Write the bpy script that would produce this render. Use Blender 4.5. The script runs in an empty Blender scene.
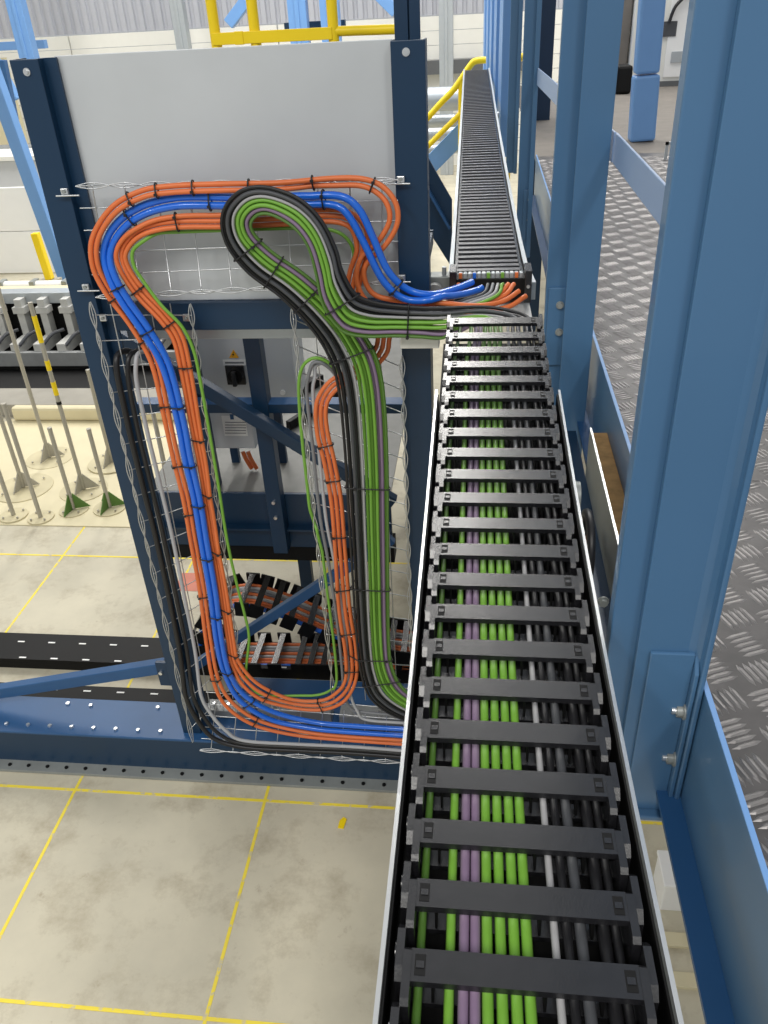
import bpy, math, random
from mathutils import Vector, Matrix
random.seed(7)

# ------------------------------------------------------------------ camera
FPX, CX, CY, CAMH = 808.43, 384.0, 512.0, 3.32
PITCH, YAW, ROLL = 0.56596, -0.134688, -0.0566183
_cp, _sp, _c, _s = math.cos(PITCH), math.sin(PITCH), math.cos(YAW), math.sin(YAW)
FW = Vector((_s*_cp, _c*_cp, -_sp)); _rt = Vector((_c, -_s, 0)); _up = _rt.cross(FW)
RT = math.cos(ROLL)*_rt + math.sin(ROLL)*_up
UP = -math.sin(ROLL)*_rt + math.cos(ROLL)*_up
CAM = Vector((0, 0, CAMH))
scn = bpy.context.scene
col = scn.collection
cd = bpy.data.cameras.new('camera'); co = bpy.data.objects.new('camera', cd); col.objects.link(co)
cd.sensor_fit = 'VERTICAL'; cd.sensor_height = 36.0; cd.lens = FPX/1024*36.0; cd.clip_start = .02
mw = Matrix((( RT.x, UP.x, -FW.x, CAM.x), (RT.y, UP.y, -FW.y, CAM.y), (RT.z, UP.z, -FW.z, CAM.z), (0,0,0,1)))
co.matrix_world = mw
scn.camera = co

# ------------------------------------------------------------------ light and exposure
vs = scn.view_settings
vs.view_transform = 'Standard'; vs.look = 'None'; vs.gamma = 1.0; vs.use_curve_mapping = False
vs.exposure = 0.0
w = bpy.data.worlds.new('hall_ambient'); scn.world = w; w.use_nodes = True  # even ambient light standing in for the many hall lights
w.node_tree.nodes['Background'].inputs[0].default_value = (0.93, 0.97, 1.0, 1)
w.node_tree.nodes['Background'].inputs[1].default_value = 0.46
def area(name, loc, sx, sy, watt, aim=None, colr=(1, .97, .92)):
    l = bpy.data.lights.new(name, 'AREA'); l.shape = 'RECTANGLE'; l.size = sx; l.size_y = sy; l.energy = watt; l.color = colr
    o = bpy.data.objects.new(name, l); col.objects.link(o); o.location = loc
    if aim is not None:
        o.rotation_euler = (Vector(aim)-Vector(loc)).to_track_quat('-Z', 'Y').to_euler()
    return o
for lx in (-8.0, -4.2, -0.6, 3.0):
    for ly, wt in ((-4.0, 260), (10.0, 200), (13.5, 200), (17.0, 110)): area('overhead_fill', (lx, ly, 8.6), .8, 3.2, wt)  # unseen rows added: behind camera for the panel front, far for bar sheen

# ------------------------------------------------------------------ helpers
def ray(x, y): return RT*((x-CX)/FPX) - UP*((y-CY)/FPX) + FW
def PY(x, y, Y): d = ray(x, y); return CAM + d*(Y/d.y)
def PZ(x, y, z): d = ray(x, y); return CAM + d*((z-CAMH)/d.z)
def PX(x, y, X): d = ray(x, y); return CAM + d*(X/d.x)
V = Vector

def lin(c): return tuple(((v/255)/12.92 if v/255 <= .04045 else ((v/255+.055)/1.055)**2.4) for v in c)
MATS = {}
def mat(name, rgb, rough=.5, metal=0.0, var=.06, scale=6.0, bump=0.0, bscale=80.0, spec=.5, coat=0.0):
    m = bpy.data.materials.new(name); m.use_nodes = True; MATS[name] = m
    nt = m.node_tree; b = nt.nodes['Principled BSDF']
    b.inputs['Roughness'].default_value = rough; b.inputs['Metallic'].default_value = metal
    b.inputs['Specular IOR Level'].default_value = spec
    if coat: b.inputs['Coat Weight'].default_value = coat
    tc = nt.nodes.new('ShaderNodeTexCoord')
    ge = nt.nodes.new('ShaderNodeNewGeometry')
    n = nt.nodes.new('ShaderNodeTexNoise'); n.inputs['Scale'].default_value = scale; n.inputs['Detail'].default_value = 6
    nt.links.new(ge.outputs['Position'], n.inputs['Vector'])
    r = nt.nodes.new('ShaderNodeMix'); r.data_type = 'RGBA'
    c = lin(rgb)
    r.inputs['A'].default_value = tuple(v*(1-var*1.6) for v in c)+(1,)
    r.inputs['B'].default_value = tuple(min(1, v*(1+var*1.6)) for v in c)+(1,)
    nt.links.new(n.outputs['Fac'], r.inputs['Factor']); nt.links.new(r.outputs['Result'], b.inputs['Base Color'])
    if bump:
        n2 = nt.nodes.new('ShaderNodeTexNoise'); n2.inputs['Scale'].default_value = bscale; n2.inputs['Detail'].default_value = 4
        nt.links.new(ge.outputs['Position'], n2.inputs['Vector'])
        bp = nt.nodes.new('ShaderNodeBump'); bp.inputs['Strength'].default_value = bump; bp.inputs['Distance'].default_value = .004
        nt.links.new(n2.outputs['Fac'], bp.inputs['Height']); nt.links.new(bp.outputs['Normal'], b.inputs['Normal'])
    return m
mat('navy', (11, 46, 74), .40, var=.05)
mat('navy2', (36, 80, 126), .42, var=.08)  # lit copy of navy for top faces; also other blue parts
mat('steel_blue', (68, 106, 142), .38, var=.05, scale=3, coat=.12)
mat('light_blue', (106, 150, 204), .42, var=.03)
mat('galv', (178, 184, 188), .42, .55, var=.05, scale=14, bump=.05, bscale=60)
mat('galv_dull', (146, 150, 148), .5, .35, var=.12, scale=9)
mat('panel_grey', (192, 196, 199), .55, .25, var=.05, scale=5, bump=.04, bscale=400)
mat('wire', (206, 208, 210), .32, .8, var=.03)
mat('bright_steel', (225, 226, 226), .28, .85, var=.03)
mat('black_plastic', (30, 30, 33), .27, var=.25, scale=45, bump=.05, bscale=300, spec=.8)
mat('sheen_plastic', (74, 74, 77), .35, var=.2, scale=30, spec=.7)  # far bars' grazing reflection put into a lighter grey
mat('black_dark', (7, 7, 8), .6, var=.1, spec=.3)
mat('black_rubber', (26, 26, 29), .42, var=.1)
mat('orange', (216, 112, 58), .42, var=.06, scale=10)
mat('blue_cable', (24, 102, 212), .25, var=.05, scale=10, coat=.3)
mat('green', (112, 164, 58), .42, var=.05)
mat('green_dark', (78, 116, 46), .45, var=.05)
mat('grey_cable', (118, 120, 124), .45, var=.05)
mat('grey_dark', (70, 72, 76), .45, var=.05)
mat('mauve', (128, 108, 134), .45, var=.05)
mat('white_cable', (160, 160, 162), .45, var=.05)
mat('conduit', (168, 170, 174), .5, var=.05)
mat('yellow', (240, 208, 12), .4, var=.04)
mat('white_panel', (226, 225, 218), .5, var=.02)
mat('white', (236, 236, 234), .45, var=.02)
mat('box_grey', (196, 199, 203), .5, var=.02)
mat('concrete', (150, 146, 136), .8, var=.14, scale=4, bump=.2, bscale=50)
mat('dusty', (176, 138, 88), .8, var=.35, scale=30)
mat('stake', (172, 168, 156), .5, .3, var=.08)
mat('stake_base', (200, 190, 156), .7, var=.09)
mat('cream', (212, 202, 168), .6, var=.05)
mat('warn', (236, 168, 20), .5, var=.02)
mat('mid_grey', (92, 94, 96), .6, var=.1)  # plain mid grey for the plinth and ledge beam
mat('machine_grey', (150, 152, 152), .5, .3, var=.12, scale=12)
mat('brown_board', (116, 110, 103), .7, var=.15, scale=8)
mat('rust', (120, 78, 50), .7, var=.2, scale=60)
mat('deck_grey', (118, 118, 114), .55, .2, var=.18, scale=10)
mat('bracket_pale', (190, 190, 186), .5, .1, var=.12, scale=15)
mat('red', (204, 128, 108), .7, var=.1)

def floor_mat():
    m = bpy.data.materials.new('floor_concrete'); m.use_nodes = True; nt = m.node_tree; b = nt.nodes['Principled BSDF']
    ge = nt.nodes.new('ShaderNodeNewGeometry')
    def noise(sc, det=6, rg=.6):
        n = nt.nodes.new('ShaderNodeTexNoise'); n.inputs['Scale'].default_value = sc; n.inputs['Detail'].default_value = det
        n.inputs['Roughness'].default_value = rg; nt.links.new(ge.outputs['Position'], n.inputs['Vector']); return n
    def mix(a, bb, fac):
        r = nt.nodes.new('ShaderNodeMix'); r.data_type = 'RGBA'
        for s, v in (('A', a), ('B', bb)):
            if isinstance(v, tuple): r.inputs[s].default_value = lin(v)+(1,)
            else: nt.links.new(v, r.inputs[s])
        nt.links.new(fac, r.inputs['Factor']); return r.outputs['Result']
    def ramp(o, a, bb):
        r = nt.nodes.new('ShaderNodeMapRange'); r.inputs[1].default_value = a; r.inputs[2].default_value = bb
        nt.links.new(o, r.inputs[0]); return r.outputs[0]
    base = mix((184, 178, 159), (205, 198, 176), ramp(noise(1.3).outputs['Fac'], .35, .65))
    base = mix(base, (164, 154, 132), ramp(noise(3.2, 9, .72).outputs['Fac'], .5, .72))
    base = mix(base, (140, 122, 98), ramp(noise(7, 10, .78).outputs['Fac'], .60, .80))
    n = noise(2.4, 3); mp = nt.nodes.new('ShaderNodeMapping')
    nt.links.new(base, b.inputs['Base Color'])
    b.inputs['Roughness'].default_value = .55; b.inputs['Specular IOR Level'].default_value = .35
    bp = nt.nodes.new('ShaderNodeBump'); bp.inputs['Strength'].default_value = .08
    nt.links.new(noise(30).outputs['Fac'], bp.inputs['Height']); nt.links.new(bp.outputs['Normal'], b.inputs['Normal'])
    MATS['floor'] = m
floor_mat()
def worn_paint():
    m = mat('line_paint', (238, 216, 70), .6, var=.05, scale=20)
    nt = m.node_tree; b = nt.nodes['Principled BSDF']; ge = nt.nodes.new('ShaderNodeNewGeometry')
    n = nt.nodes.new('ShaderNodeTexNoise'); n.inputs['Scale'].default_value = 26; n.inputs['Detail'].default_value = 8
    nt.links.new(ge.outputs['Position'], n.inputs['Vector'])
    r = nt.nodes.new('ShaderNodeMapRange'); r.inputs[1].default_value = .56; r.inputs[2].default_value = .68
    nt.links.new(n.outputs['Fac'], r.inputs[0])
    old = b.inputs['Base Color'].links[0].from_socket
    mx = nt.nodes.new('ShaderNodeMix'); mx.data_type = 'RGBA'; nt.links.new(old, mx.inputs['A'])
    mx.inputs['B'].default_value = lin((196, 188, 164))+(1,); nt.links.new(r.outputs[0], mx.inputs['Factor'])
    nt.links.new(mx.outputs['Result'], b.inputs['Base Color'])
worn_paint()
mat('checker', (86, 84, 84), .45, .4, var=.25, scale=16, bump=.12, bscale=60)
mat('checker_bar', (136, 133, 132), .36, .5, var=.18, scale=30)

class MB:
    def __init__(s): s.v = []; s.f = []; s.sm = []
    def _add(s, vs_, fs, smooth=False):
        o = len(s.v); s.v += [V(p) for p in vs_]
        for f in fs: s.f.append(tuple(i+o for i in f)); s.sm.append(smooth)
    def box(s, a, b):
        x0, y0, z0 = a; x1, y1, z1 = b
        if x0 > x1: x0, x1 = x1, x0
        if y0 > y1: y0, y1 = y1, y0
        if z0 > z1: z0, z1 = z1, z0
        s._add([(x0,y0,z0),(x1,y0,z0),(x1,y1,z0),(x0,y1,z0),(x0,y0,z1),(x1,y0,z1),(x1,y1,z1),(x0,y1,z1)],
               [(0,3,2,1),(4,5,6,7),(0,1,5,4),(1,2,6,5),(2,3,7,6),(3,0,4,7)]); return s
    def prism(s, poly, ext):
        n = len(poly); poly = [V(p) for p in poly]; ext = V(ext)
        nrm = V((0,0,0))
        for i in range(n): nrm += (poly[i]-poly[0]).cross(poly[(i+1) % n]-poly[0])
        if nrm.dot(ext) > 0: poly = poly[::-1]
        s._add(poly+[p+ext for p in poly],
               [tuple(range(n)), tuple(range(2*n-1, n-1, -1))]+[(i, i+n, (i+1) % n+n, (i+1) % n) for i in range(n)]); return s
    def bar(s, p0, p1, wx, wz, up=(0,0,1)):
        p0, p1 = V(p0), V(p1); d = (p1-p0).normalized(); u = V(up)
        if abs(d.dot(u)) > .95: u = V((0,1,0))
        sx = d.cross(u).normalized(); uz = sx.cross(d).normalized()
        a, b = sx*(wx/2), uz*(wz/2)
        s.prism([p0-a-b, p0+a-b, p0+a+b, p0-a+b], p1-p0); return s
    def tube(s, path, r, n=8, closed=False):
        path = [V(p) for p in path]; m = len(path)
        T = []
        for i in range(m):
            a = path[(i-1) % m] if (closed or i > 0) else path[0]
            b = path[(i+1) % m] if (closed or i < m-1) else path[-1]
            t = (b-a); T.append(t.normalized() if t.length > 1e-9 else V((0,0,1)))
        u = T[0].orthogonal().normalized(); vs_ = []
        for i in range(m):
            u = (u - T[i]*u.dot(T[i]))
            u = u.normalized() if u.length > 1e-6 else T[i].orthogonal().normalized()
            w_ = T[i].cross(u)
            rr = r[i] if isinstance(r, (list, tuple)) else r
            for k in range(n):
                a = 2*math.pi*k/n; vs_.append(path[i]+(u*math.cos(a)+w_*math.sin(a))*rr)
        fs = []
        for i in range(m if closed else m-1):
            j = (i+1) % m
            for k in range(n): fs.append((i*n+k, i*n+(k+1) % n, j*n+(k+1) % n, j*n+k))
        s._add(vs_, fs, True)
        if not closed:
            s._add([vs_[k] for k in range(n)], [tuple(range(n-1, -1, -1))]); s._add([vs_[(m-1)*n+k] for k in range(n)], [tuple(range(n))])
        return s
    def cyl(s, p0, p1, r, n=12): return s.tube([p0, p1], r, n)
    def mesh(s, name, base=V((0,0,0))):
        me = bpy.data.meshes.new(name); me.from_pydata([tuple(p-base) for p in s.v], [], s.f)
        me.polygons.foreach_set('use_smooth', s.sm); me.update(); return me

BASE = {}
def obj(name, mb, material, parent=None, bevel=0, label=None, cat=None, group=None, kind=None):
    b = BASE[parent.name] if parent else None
    if b is None:
        xs = [p.x for p in mb.v]; ys = [p.y for p in mb.v]; zs = [p.z for p in mb.v]
        b = V(((min(xs)+max(xs))/2, (min(ys)+max(ys))/2, min(zs)))
    me = mb.mesh(name, b); me.materials.append(MATS[material])
    o = bpy.data.objects.new(name, me); col.objects.link(o); BASE[o.name] = b
    if parent: o.parent = parent
    else: o.location = b
    if bevel:
        md = o.modifiers.new('bevel', 'BEVEL'); md.width = bevel; md.segments = 2; md.limit_method = 'ANGLE'; md.angle_limit = math.radians(40)
    tag(o, label, cat, group, kind); return o
def tag(o, label=None, cat=None, group=None, kind=None):
    if label: o['label'] = label
    if cat: o['category'] = cat
    if group: o['group'] = group
    if kind: o['kind'] = kind
    return o
def thing(name, loc, label=None, cat=None, group=None, kind=None):
    o = bpy.data.objects.new(name, None); o.empty_display_size = .05; col.objects.link(o); o.location = loc; BASE[o.name] = V(loc)
    return tag(o, label, cat, group, kind)
def inst(name, me, parent, loc, rot=(0,0,0)):
    o = bpy.data.objects.new(name, me); col.objects.link(o)
    if parent: o.parent = parent; o.location = V(loc)-BASE[parent.name]
    else: o.location = loc
    o.rotation_euler = rot; BASE[o.name] = V(loc); return o
def smooth(pts, n=6):
    pts = [V(p) for p in pts]; out = []
    P = [pts[0]*2-pts[1]]+pts+[pts[-1]*2-pts[-2]]
    for i in range(1, len(P)-2):
        a, b, c, d = P[i-1], P[i], P[i+1], P[i+2]
        for k in range(n):
            t = k/n; out.append(.5*((2*b)+(c-a)*t+(2*a-5*b+4*c-d)*t*t+(3*b-a-3*c+d)*t**3))
    out.append(pts[-1]); return out
def pixpoly(pts, Y): return [PY(x, y, Y) for x, y in pts]
def plate(pts, Y, depth): return MB().prism(pixpoly(pts, Y), (0, depth, 0))

# ================================================================== THE SETTING
fl = obj('floor', MB().box((-14, -3, -.1), (6, 21, 0)), 'floor', kind='structure')
def pline(x0, x1, y0, y1, zt_=.0012):
    o = obj('painted_line', MB().box((x0, y0, 0.0), (x1, y1, zt_)), 'line_paint', fl)
for X in (-5.0, -3.98, -2.99, -2.003, -1.016, -.03, .96): pline(X-.0075, X+.0075, -1, 8 if X > -4.5 else 6)
for Y in (.5, 1.5, 2.515, 3.52, 4.52): pline(-6, 3, Y-.0075, Y+.0075, .0018)

wb = thing('wall_back', (-4, 20, 0), kind='structure')
for k in range(11):
    for x0, x1 in ((-14, -9.2), (-9.17, -4.45), (-4.42, .2), (.23, 6)):
        obj('cladding_panel', MB().box((x0, 20-.004*(k % 2), k*.268), (x1, 20.1, k*.268+.258)), 'white_panel', wb)
cm = MB(); prof = []
x = -14.0
while x < 6:
    prof += [(x, 20.0), (x+.10, 20.0), (x+.125, 20.05), (x+.185, 20.05)]; x += .21
vs_, fs_ = [], []
for i, (a, b) in enumerate(prof): vs_ += [(a, b, 2.96), (a, b, 9)]
for i in range(len(prof)-1): fs_.append((2*i, 2*i+2, 2*i+3, 2*i+1))
cm._add(vs_, fs_)
mat('corrugated', (178, 180, 188), .5, .1, var=.03)
obj('corrugated_sheet', cm, 'corrugated', wb)
wl = obj('wall_left', MB().box((-14.1, -3, 0), (-14, 21, 9)), 'white_panel', kind='structure')

# ================================================================== NEAR CABLE CHAIN (runs away from the camera)
PITCHC = .09
CH = [(-.125,2.452),(-.035,2.446),(.055,2.44),(.145,2.434),(.235,2.428),(.325,2.424),(.415,2.419)]
CH += [(.505,2.414),(.595,2.408),(.685,2.403),(.774,2.400),(.864,2.3985),(.954,2.398),(1.044,2.399),(1.134,2.401),(1.224,2.404),(1.314,2.408),
       (1.404,2.411),(1.494,2.416),(1.584,2.422),(1.674,2.428),(1.763,2.435),(1.853,2.442),(1.943,2.450),(2.033,2.455),(2.123,2.460),(2.212,2.467),(2.302,2.476),(2.391,2.489)]
def chx(Y): return .060-.0075*(Y-.5)
def chz(Y):
    for (a, za), (b, zb) in zip(CH, CH[1:]):
        if Y <= b: return za+(zb-za)*(Y-a)/(b-a)
    return CH[-1][1]
ch = thing('cable_chain', (.06, 1.1, 2.33), 'long black plastic cable chain running straight away along the middle of the scene', 'cable chain')
HW = .126
mb = MB()
mb.prism([(-HW,-.019,-.010),(HW,-.019,-.010),(HW,-.019,-.002),(HW-.002,-.019,0),(-HW+.002,-.019,0),(-HW,-.019,-.002)], (0,.038,0))
bar_me = mb.mesh('crossbar'); bar_me.materials.append(MATS['black_plastic'])
mb = MB().box((-.006,-.012,0),(.006,.012,.0012)); lat_me = mb.mesh('latch'); lat_me.materials.append(MATS['black_dark'])
mb = MB().box((-.0045,-.004,0),(.0045,.004,.0022)); key_me = mb.mesh('latch_key'); key_me.materials.append(MATS['black_plastic'])
mb = MB().box((-HW,-.012,-.008),(HW,.012,0)); low_me = mb.mesh('lower_crossbar'); low_me.materials.append(MATS['black_plastic'])
def link_mesh(s):
    mb = MB()
    def pr(x0, x1, y0, y1, zt, zb, ch_):
        mb.prism([(s*x0,y0,zb),(s*x0,y0,zt-ch_),(s*x0,y0+ch_,zt),(s*x0,y1-ch_,zt),(s*x0,y1,zt-ch_),(s*x0,y1,zb)], (s*(x1-x0),0,0))
    pr(HW-.002, HW+.0075, -.044, .022, .001, -.058, .006)
    pr(HW+.0075, HW+.0165, -.012, .056, -.003, -.055, .012)
    mb.cyl((s*(HW+.0165), .032, -.03), (s*(HW+.0195), .032, -.03), .012, 10)
    me = mb.mesh('side_link'); me.materials.append(MATS['black_plastic']); return me
lk = {s: link_mesh(s) for s in (-1, 1)}
sep_me = MB().box((-.0015,-.012,-.05),(.0015,.012,-.010)).mesh('separator'); sep_me.materials.append(MATS['black_dark'])
for i, (y, z) in enumerate(CH):
    y -= .021
    j = min(max(i, 1), len(CH)-1); ang = math.atan2(CH[j][1]-CH[j-1][1], CH[j][0]-CH[j-1][0])
    X = chx(y); rot = (ang, 0, 0)
    b = inst('crossbar', bar_me, ch, (X, y, z), rot)
    for s in (-1, 1):
        q = bpy.data.objects.new('latch', lat_me); col.objects.link(q); q.parent = b; q.location = (s*(HW-.012), 0, -.0006)
        q = bpy.data.objects.new('latch_key', key_me); col.objects.link(q); q.parent = b; q.location = (s*(HW-.012), 0, -.0008)
        inst('side_link', lk[s], ch, (X, y, z), rot)
    if i < len(CH)-1: inst('lower_crossbar', low_me, ch, (X, y, z-.058), rot)
    for sx in ((-.100, .024, .086) if i < len(CH)-2 else ()): inst('separator', sep_me, ch, (X+sx, y, z), rot)

# trough under the near chain
tr = thing('chain_trough', (.06, 1.1, 2.30), 'open metal trough with bright edges holding the near black chain', 'trough')
def ribbon(xo, y0, y1, zt, zb, th):
    mb = MB(); n = 12
    pts = [(y0+(y1-y0)*k/n) for k in range(n+1)]
    vs_ = []
    for y in pts:
        x = chx(y)+xo; z = chz(y)
        vs_ += [(x-th/2, y, z+zb), (x+th/2, y, z+zb), (x+th/2, y, z+zt), (x-th/2, y, z+zt)]
    fs_ = []
    for k in range(n):
        a = 4*k; b_ = a+4
        for e in range(4): fs_.append((a+e, a+(e+1) % 4, b_+(e+1) % 4, b_+e))
    fs_ += [(3,2,1,0), tuple(4*n+e for e in range(4))]
    mb._add(vs_, fs_); return mb
for s in (-1, 1):
    obj('side_wall', ribbon(s*.156, -.16, 1.95, -.004, -.085, .003), 'galv_dull', tr)
    obj('liner', ribbon(s*.1525, -.16, 1.95, -.012, -.080, .0025), 'black_dark', tr)
    obj('edge_trim', ribbon(s*.157, -.16, 1.95, .001, -.006, .0055), 'bright_steel', tr)
obj('trough_floor', ribbon(0, -.16, 2.40, -.084, -.089, .31), 'black_dark', tr)

# ================================================================== CABLE SUPPORT PANEL
YP = 2.70
pn = thing('cable_support_panel', (-.8, 2.76, .25), 'tall navy steel frame with a grey sheet panel carrying the cable bundles', 'frame')
def col_box(pts, Y, depth, name, m, parent, bevel=.003): return obj(name, plate(pts, Y, depth), m, parent, bevel)
cL0, cL1 = PY(12, 60, YP), PY(180, 727, YP)
xl = (cL0.x+cL1.x)/2; zt = PY(12, 60, YP).z
ft = .006
mb = MB().box((xl, YP, .25), (xl+.092, YP+ft, zt)); obj('post_flange', mb, 'navy', pn, .002)
mb = MB().box((xl+.086, YP+ft, .25), (xl+.092, YP+.045, zt)).box((xl+.092, YP+.035, .25), (xl+.135, YP+.045, zt)).box((xl, YP+ft, .25), (xl+ft, YP+.10, zt)); obj('post_web', mb, 'navy', pn)
xr = PY(390, 40, YP).x; xr2 = PY(425, 40, YP).x
mb = MB().box((xr, YP, .25), (xr2, YP+ft, zt)); obj('post_flange', mb, 'navy', pn, .002)
mb = MB().box((xr2-ft, YP+ft, .25), (xr2, YP+.09, zt)).box((xr, YP+ft, .25), (xr+ft, YP+.09, zt)); obj('post_web', mb, 'navy', pn)
zs0 = PY(200, 300, YP+.05).z
obj('sheet_panel', MB().box((xl+.122, YP+.05, zs0), (xr, YP+.062, zt+.003)), 'panel_grey', pn, .002)
obj('cross_beam', MB().box((xl+.122, YP+.03, zs0-.105), (xr, YP+.10, zs0-.002)), 'navy', pn, .003)
for px, py in ((27, 72), (406, 52)):
    p = PY(px, py, YP)
    obj('bolt_washer', MB().cyl(p, p+V((0,-.003,0)), .0115, 16), 'bright_steel', pn)
    obj('bolt_head', MB().cyl(p+V((0,-.003,0)), p+V((0,-.010,0)), .007, 6), 'bright_steel', pn)
galv = obj('galvanized_strip', MB().box((xl+.13, YP+.105, zs0-.166), (xr-.005, YP+.14, zs0-.105)), 'galv', None, .002,
           'pale galvanized strip just under the navy cross beam of the panel', 'strip')

# rail carriage beam on the floor under the panel
bm = thing('base_beam', (-1.2, 2.78, 0), 'long dark blue base beam lying on the floor under the cable panel', 'beam')
obj('web', MB().box((-3.6, 2.665, .02), (-.15, 2.68, .245)), 'navy', bm)
obj('top_flange', MB().box((-3.6, 2.655, .235), (-.15, 2.90, .25)), 'navy2', bm, .003)  # lit top face put into a lighter blue than the web
obj('bottom_flange', MB().box((-3.6, 2.60, .004), (-.15, 2.90, .02)), 'galv_dull', bm, .001)
hole_me = MB().cyl((0,0,0), (0,0,.008), .0095, 10).mesh('flange_hole'); hole_me.materials.append(MATS['black_dark'])  # black discs standing in for the flange's dark holes
nut_me = MB().cyl((0,0,0), (0,0,.010), .010, 6).mesh('bolt_head'); nut_me.materials.append(MATS['bright_steel'])
for k in range(32): inst('flange_hole', hole_me, bm, (-3.45+k*.104, 2.632, .018))
for k in range(14): inst('bolt_head', nut_me, bm, (-3.1+k*.118, 2.70, .25))
for px in (205, 275, 475): pass
for px, py in ((68, 704), (91, 706), (158, 708)):
    p = PZ(px, py, .25); inst('bolt_head', nut_me, bm, (p.x, p.y, .25))
# diagonal brace to the left of the panel foot
p0, p1 = PY(-20, 714, 2.80), PY(165, 668, 2.80)
br = thing('foot_brace', (p0.x, 2.8, .25), 'blue sloping brace rising from the base beam to the panel post', 'brace')
obj('strut', MB().bar(V((p0.x-.15, 2.82, .29)), p1+V((0,.02,0)), .05, .065), 'navy2', br, .004)
obj('end_plate', MB().box((p1.x-.03, 2.77, p1.z-.09), (p1.x+.03, 2.79, p1.z+.06)), 'navy', br, .002)
pbt = p1+V((-.01,-.03,0)); obj('bolt', MB().cyl(pbt, pbt+V((0,-.012,0)), .010, 6), 'bright_steel', br)
# two black slotted rails on the floor behind
slot_me = MB().box((-.022,-.005,0),(.022,.005,.001)).mesh('slot'); slot_me.materials.append(MATS['white'])
for nm, y0, y1, lab in (('far', 3.36, 3.62, 'wide black slotted rail on the floor, farther from the base beam'), ('near', 3.02, 3.19, 'black slotted rail on the floor right behind the blue base beam')):
    r = thing('floor_rail', (-2, (y0+y1)/2, 0), lab, 'rail', 'black slotted floor rails')
    xe = .3 if nm == 'far' else -1.30
    obj('channel', MB().box((-4.5, y0, 0), (xe, y1, .05)), 'black_dark', r, .003)
    obj('lip', MB().box((-4.5, y0, .05), (xe, y0+.03, .075)), 'black_dark', r)
    for k in range(22 if nm == 'far' else 14): inst('slot', slot_me, r, (-4.2+k*.2, y0+.15*(y1-y0)/.26+.03, .0503))
    if nm == 'far':
        for k in range(22): inst('slot', slot_me, r, (-4.1+k*.2, y0+.015, .0752))

# ================================================================== WIRE TRAYS
YT = 2.675; WR = .0022
WIRES = []
def wire(parent, pts, name='wire', r=WR):
    WIRES.append((pts, r)); return obj(name, MB().tube(pts, r, 5), 'wire', parent)
def lerp(a, b, t): return (a[0]+(b[0]-a[0])*t, a[1]+(b[1]-a[1])*t)
def tray(label, A, B, C_, D, nlong, ncross, lip=.055, name='wire_tray', lipA=True, lipB=True, Y=YT):
    """A->B is one long edge in pixels, D->C_ the opposite long edge; long wires run A->B."""
    a = PY(*A, Y); t = thing(name, (a.x, Y, min(PY(*q, Y).z for q in (A, B, C_, D))), label, 'cable tray', 'galvanized wire mesh trays')
    for i in range(nlong):
        u = i/(nlong-1); p, q = PY(*lerp(A, D, u), Y), PY(*lerp(B, C_, u), Y)
        wire(t, [p, q], 'long_wire')
    L_ = math.hypot(D[0]-A[0], D[1]-A[1]); k_ = 7.0/L_
    for j in range(ncross):
        v = (j+.5)/ncross; a2, b2_ = lerp(A, B, v), lerp(D, C_, v)
        a3, b3 = lerp(a2, b2_, k_), lerp(a2, b2_, 1-k_)
        p, q = PY(*a3, Y-.005), PY(*b3, Y-.005); path = [p, q]
        if lipA: path = [PY(*a2, Y-lip), PY(*lerp(a2, b2_, k_*.25), Y-lip*.45), PY(*lerp(a2, b2_, k_*.6), Y-.014)]+path
        if lipB: path = path+[PY(*lerp(a2, b2_, 1-k_*.6), Y-.014), PY(*lerp(a2, b2_, 1-k_*.25), Y-lip*.45), PY(*b2_, Y-lip)]
        wire(t, path, 'cross_wire')
    for on, (P, Q) in ((lipA, (A, B)), (lipB, (D, C_))):
        if not on: continue
        n = ncross*2
        for ph in (0, 1):
            pts = []
            for k in range(n*3+1):
                v = k/(n*3); c = PY(*lerp(P, Q, v), Y-lip*.98)
                d = (PY(*Q, Y)-PY(*P, Y)).normalized(); s = V((d.z, 0, -d.x))
                pts.append(c+s*(.0085*math.sin(math.pi*v*ncross+ph*math.pi)) + V((0, .004*(1 if ph else -1), 0)))
            wire(t, pts, 'edge_wire', .0021)
    return t
t1 = tray('wide wire mesh tray across the top of the grey sheet panel', (76, 186), (398, 180), (398, 282), (96, 297), 6, 10, .018)
t2 = tray('upright wire mesh tray beside the left navy post', (90, 302), (193, 742), (243, 688), (190, 304), 6, 17, .04)
t3 = tray('upright wire mesh tray beside the right navy post', (292, 306), (334, 700), (413, 700), (402, 356), 6, 15, .04)
t4 = tray('low wire mesh tray along the foot of the panel', (200, 750), (440, 765), (440, 712), (206, 692), 6, 11, .045, lipB=False, Y=2.652)
for (px, py), tt in zip(((66, 193), (87, 288), (401, 181), (402, 279)), (t1, t1, t1, t1)):
    p = PY(px, py, YP-.004); s = -1 if px < 200 else 1
    obj('clamp', MB().box((p.x-.012, p.y-.012, p.z-.004), (p.x+.012, p.y, p.z+.016)), 'bright_steel', tt, .002)
    obj('clamp_bolt', MB().cyl(p+V((0,-.012,.007)), p+V((0,-.018,.007)), .006, 8), 'galv_dull', tt)
    obj('stub_wire', MB().cyl(p+V((s*.03,-.014,-.006)), p+V((-s*.05,-.014,-.006)), .003, 6), 'wire', tt)
for (px, py), tt in zip(((104, 317), (187, 317), (303, 314)), (t2, t2, t3)):
    p = PY(px, py, YP-.004)
    obj('clamp', MB().box((p.x-.012, p.y-.012, p.z-.012), (p.x+.012, p.y, p.z+.012)), 'bright_steel', tt, .002)
    obj('clamp_bolt', MB().cyl(p+V((0,-.012,0)), p+V((0,-.018,0)), .006, 8), 'galv_dull', tt)

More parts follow.
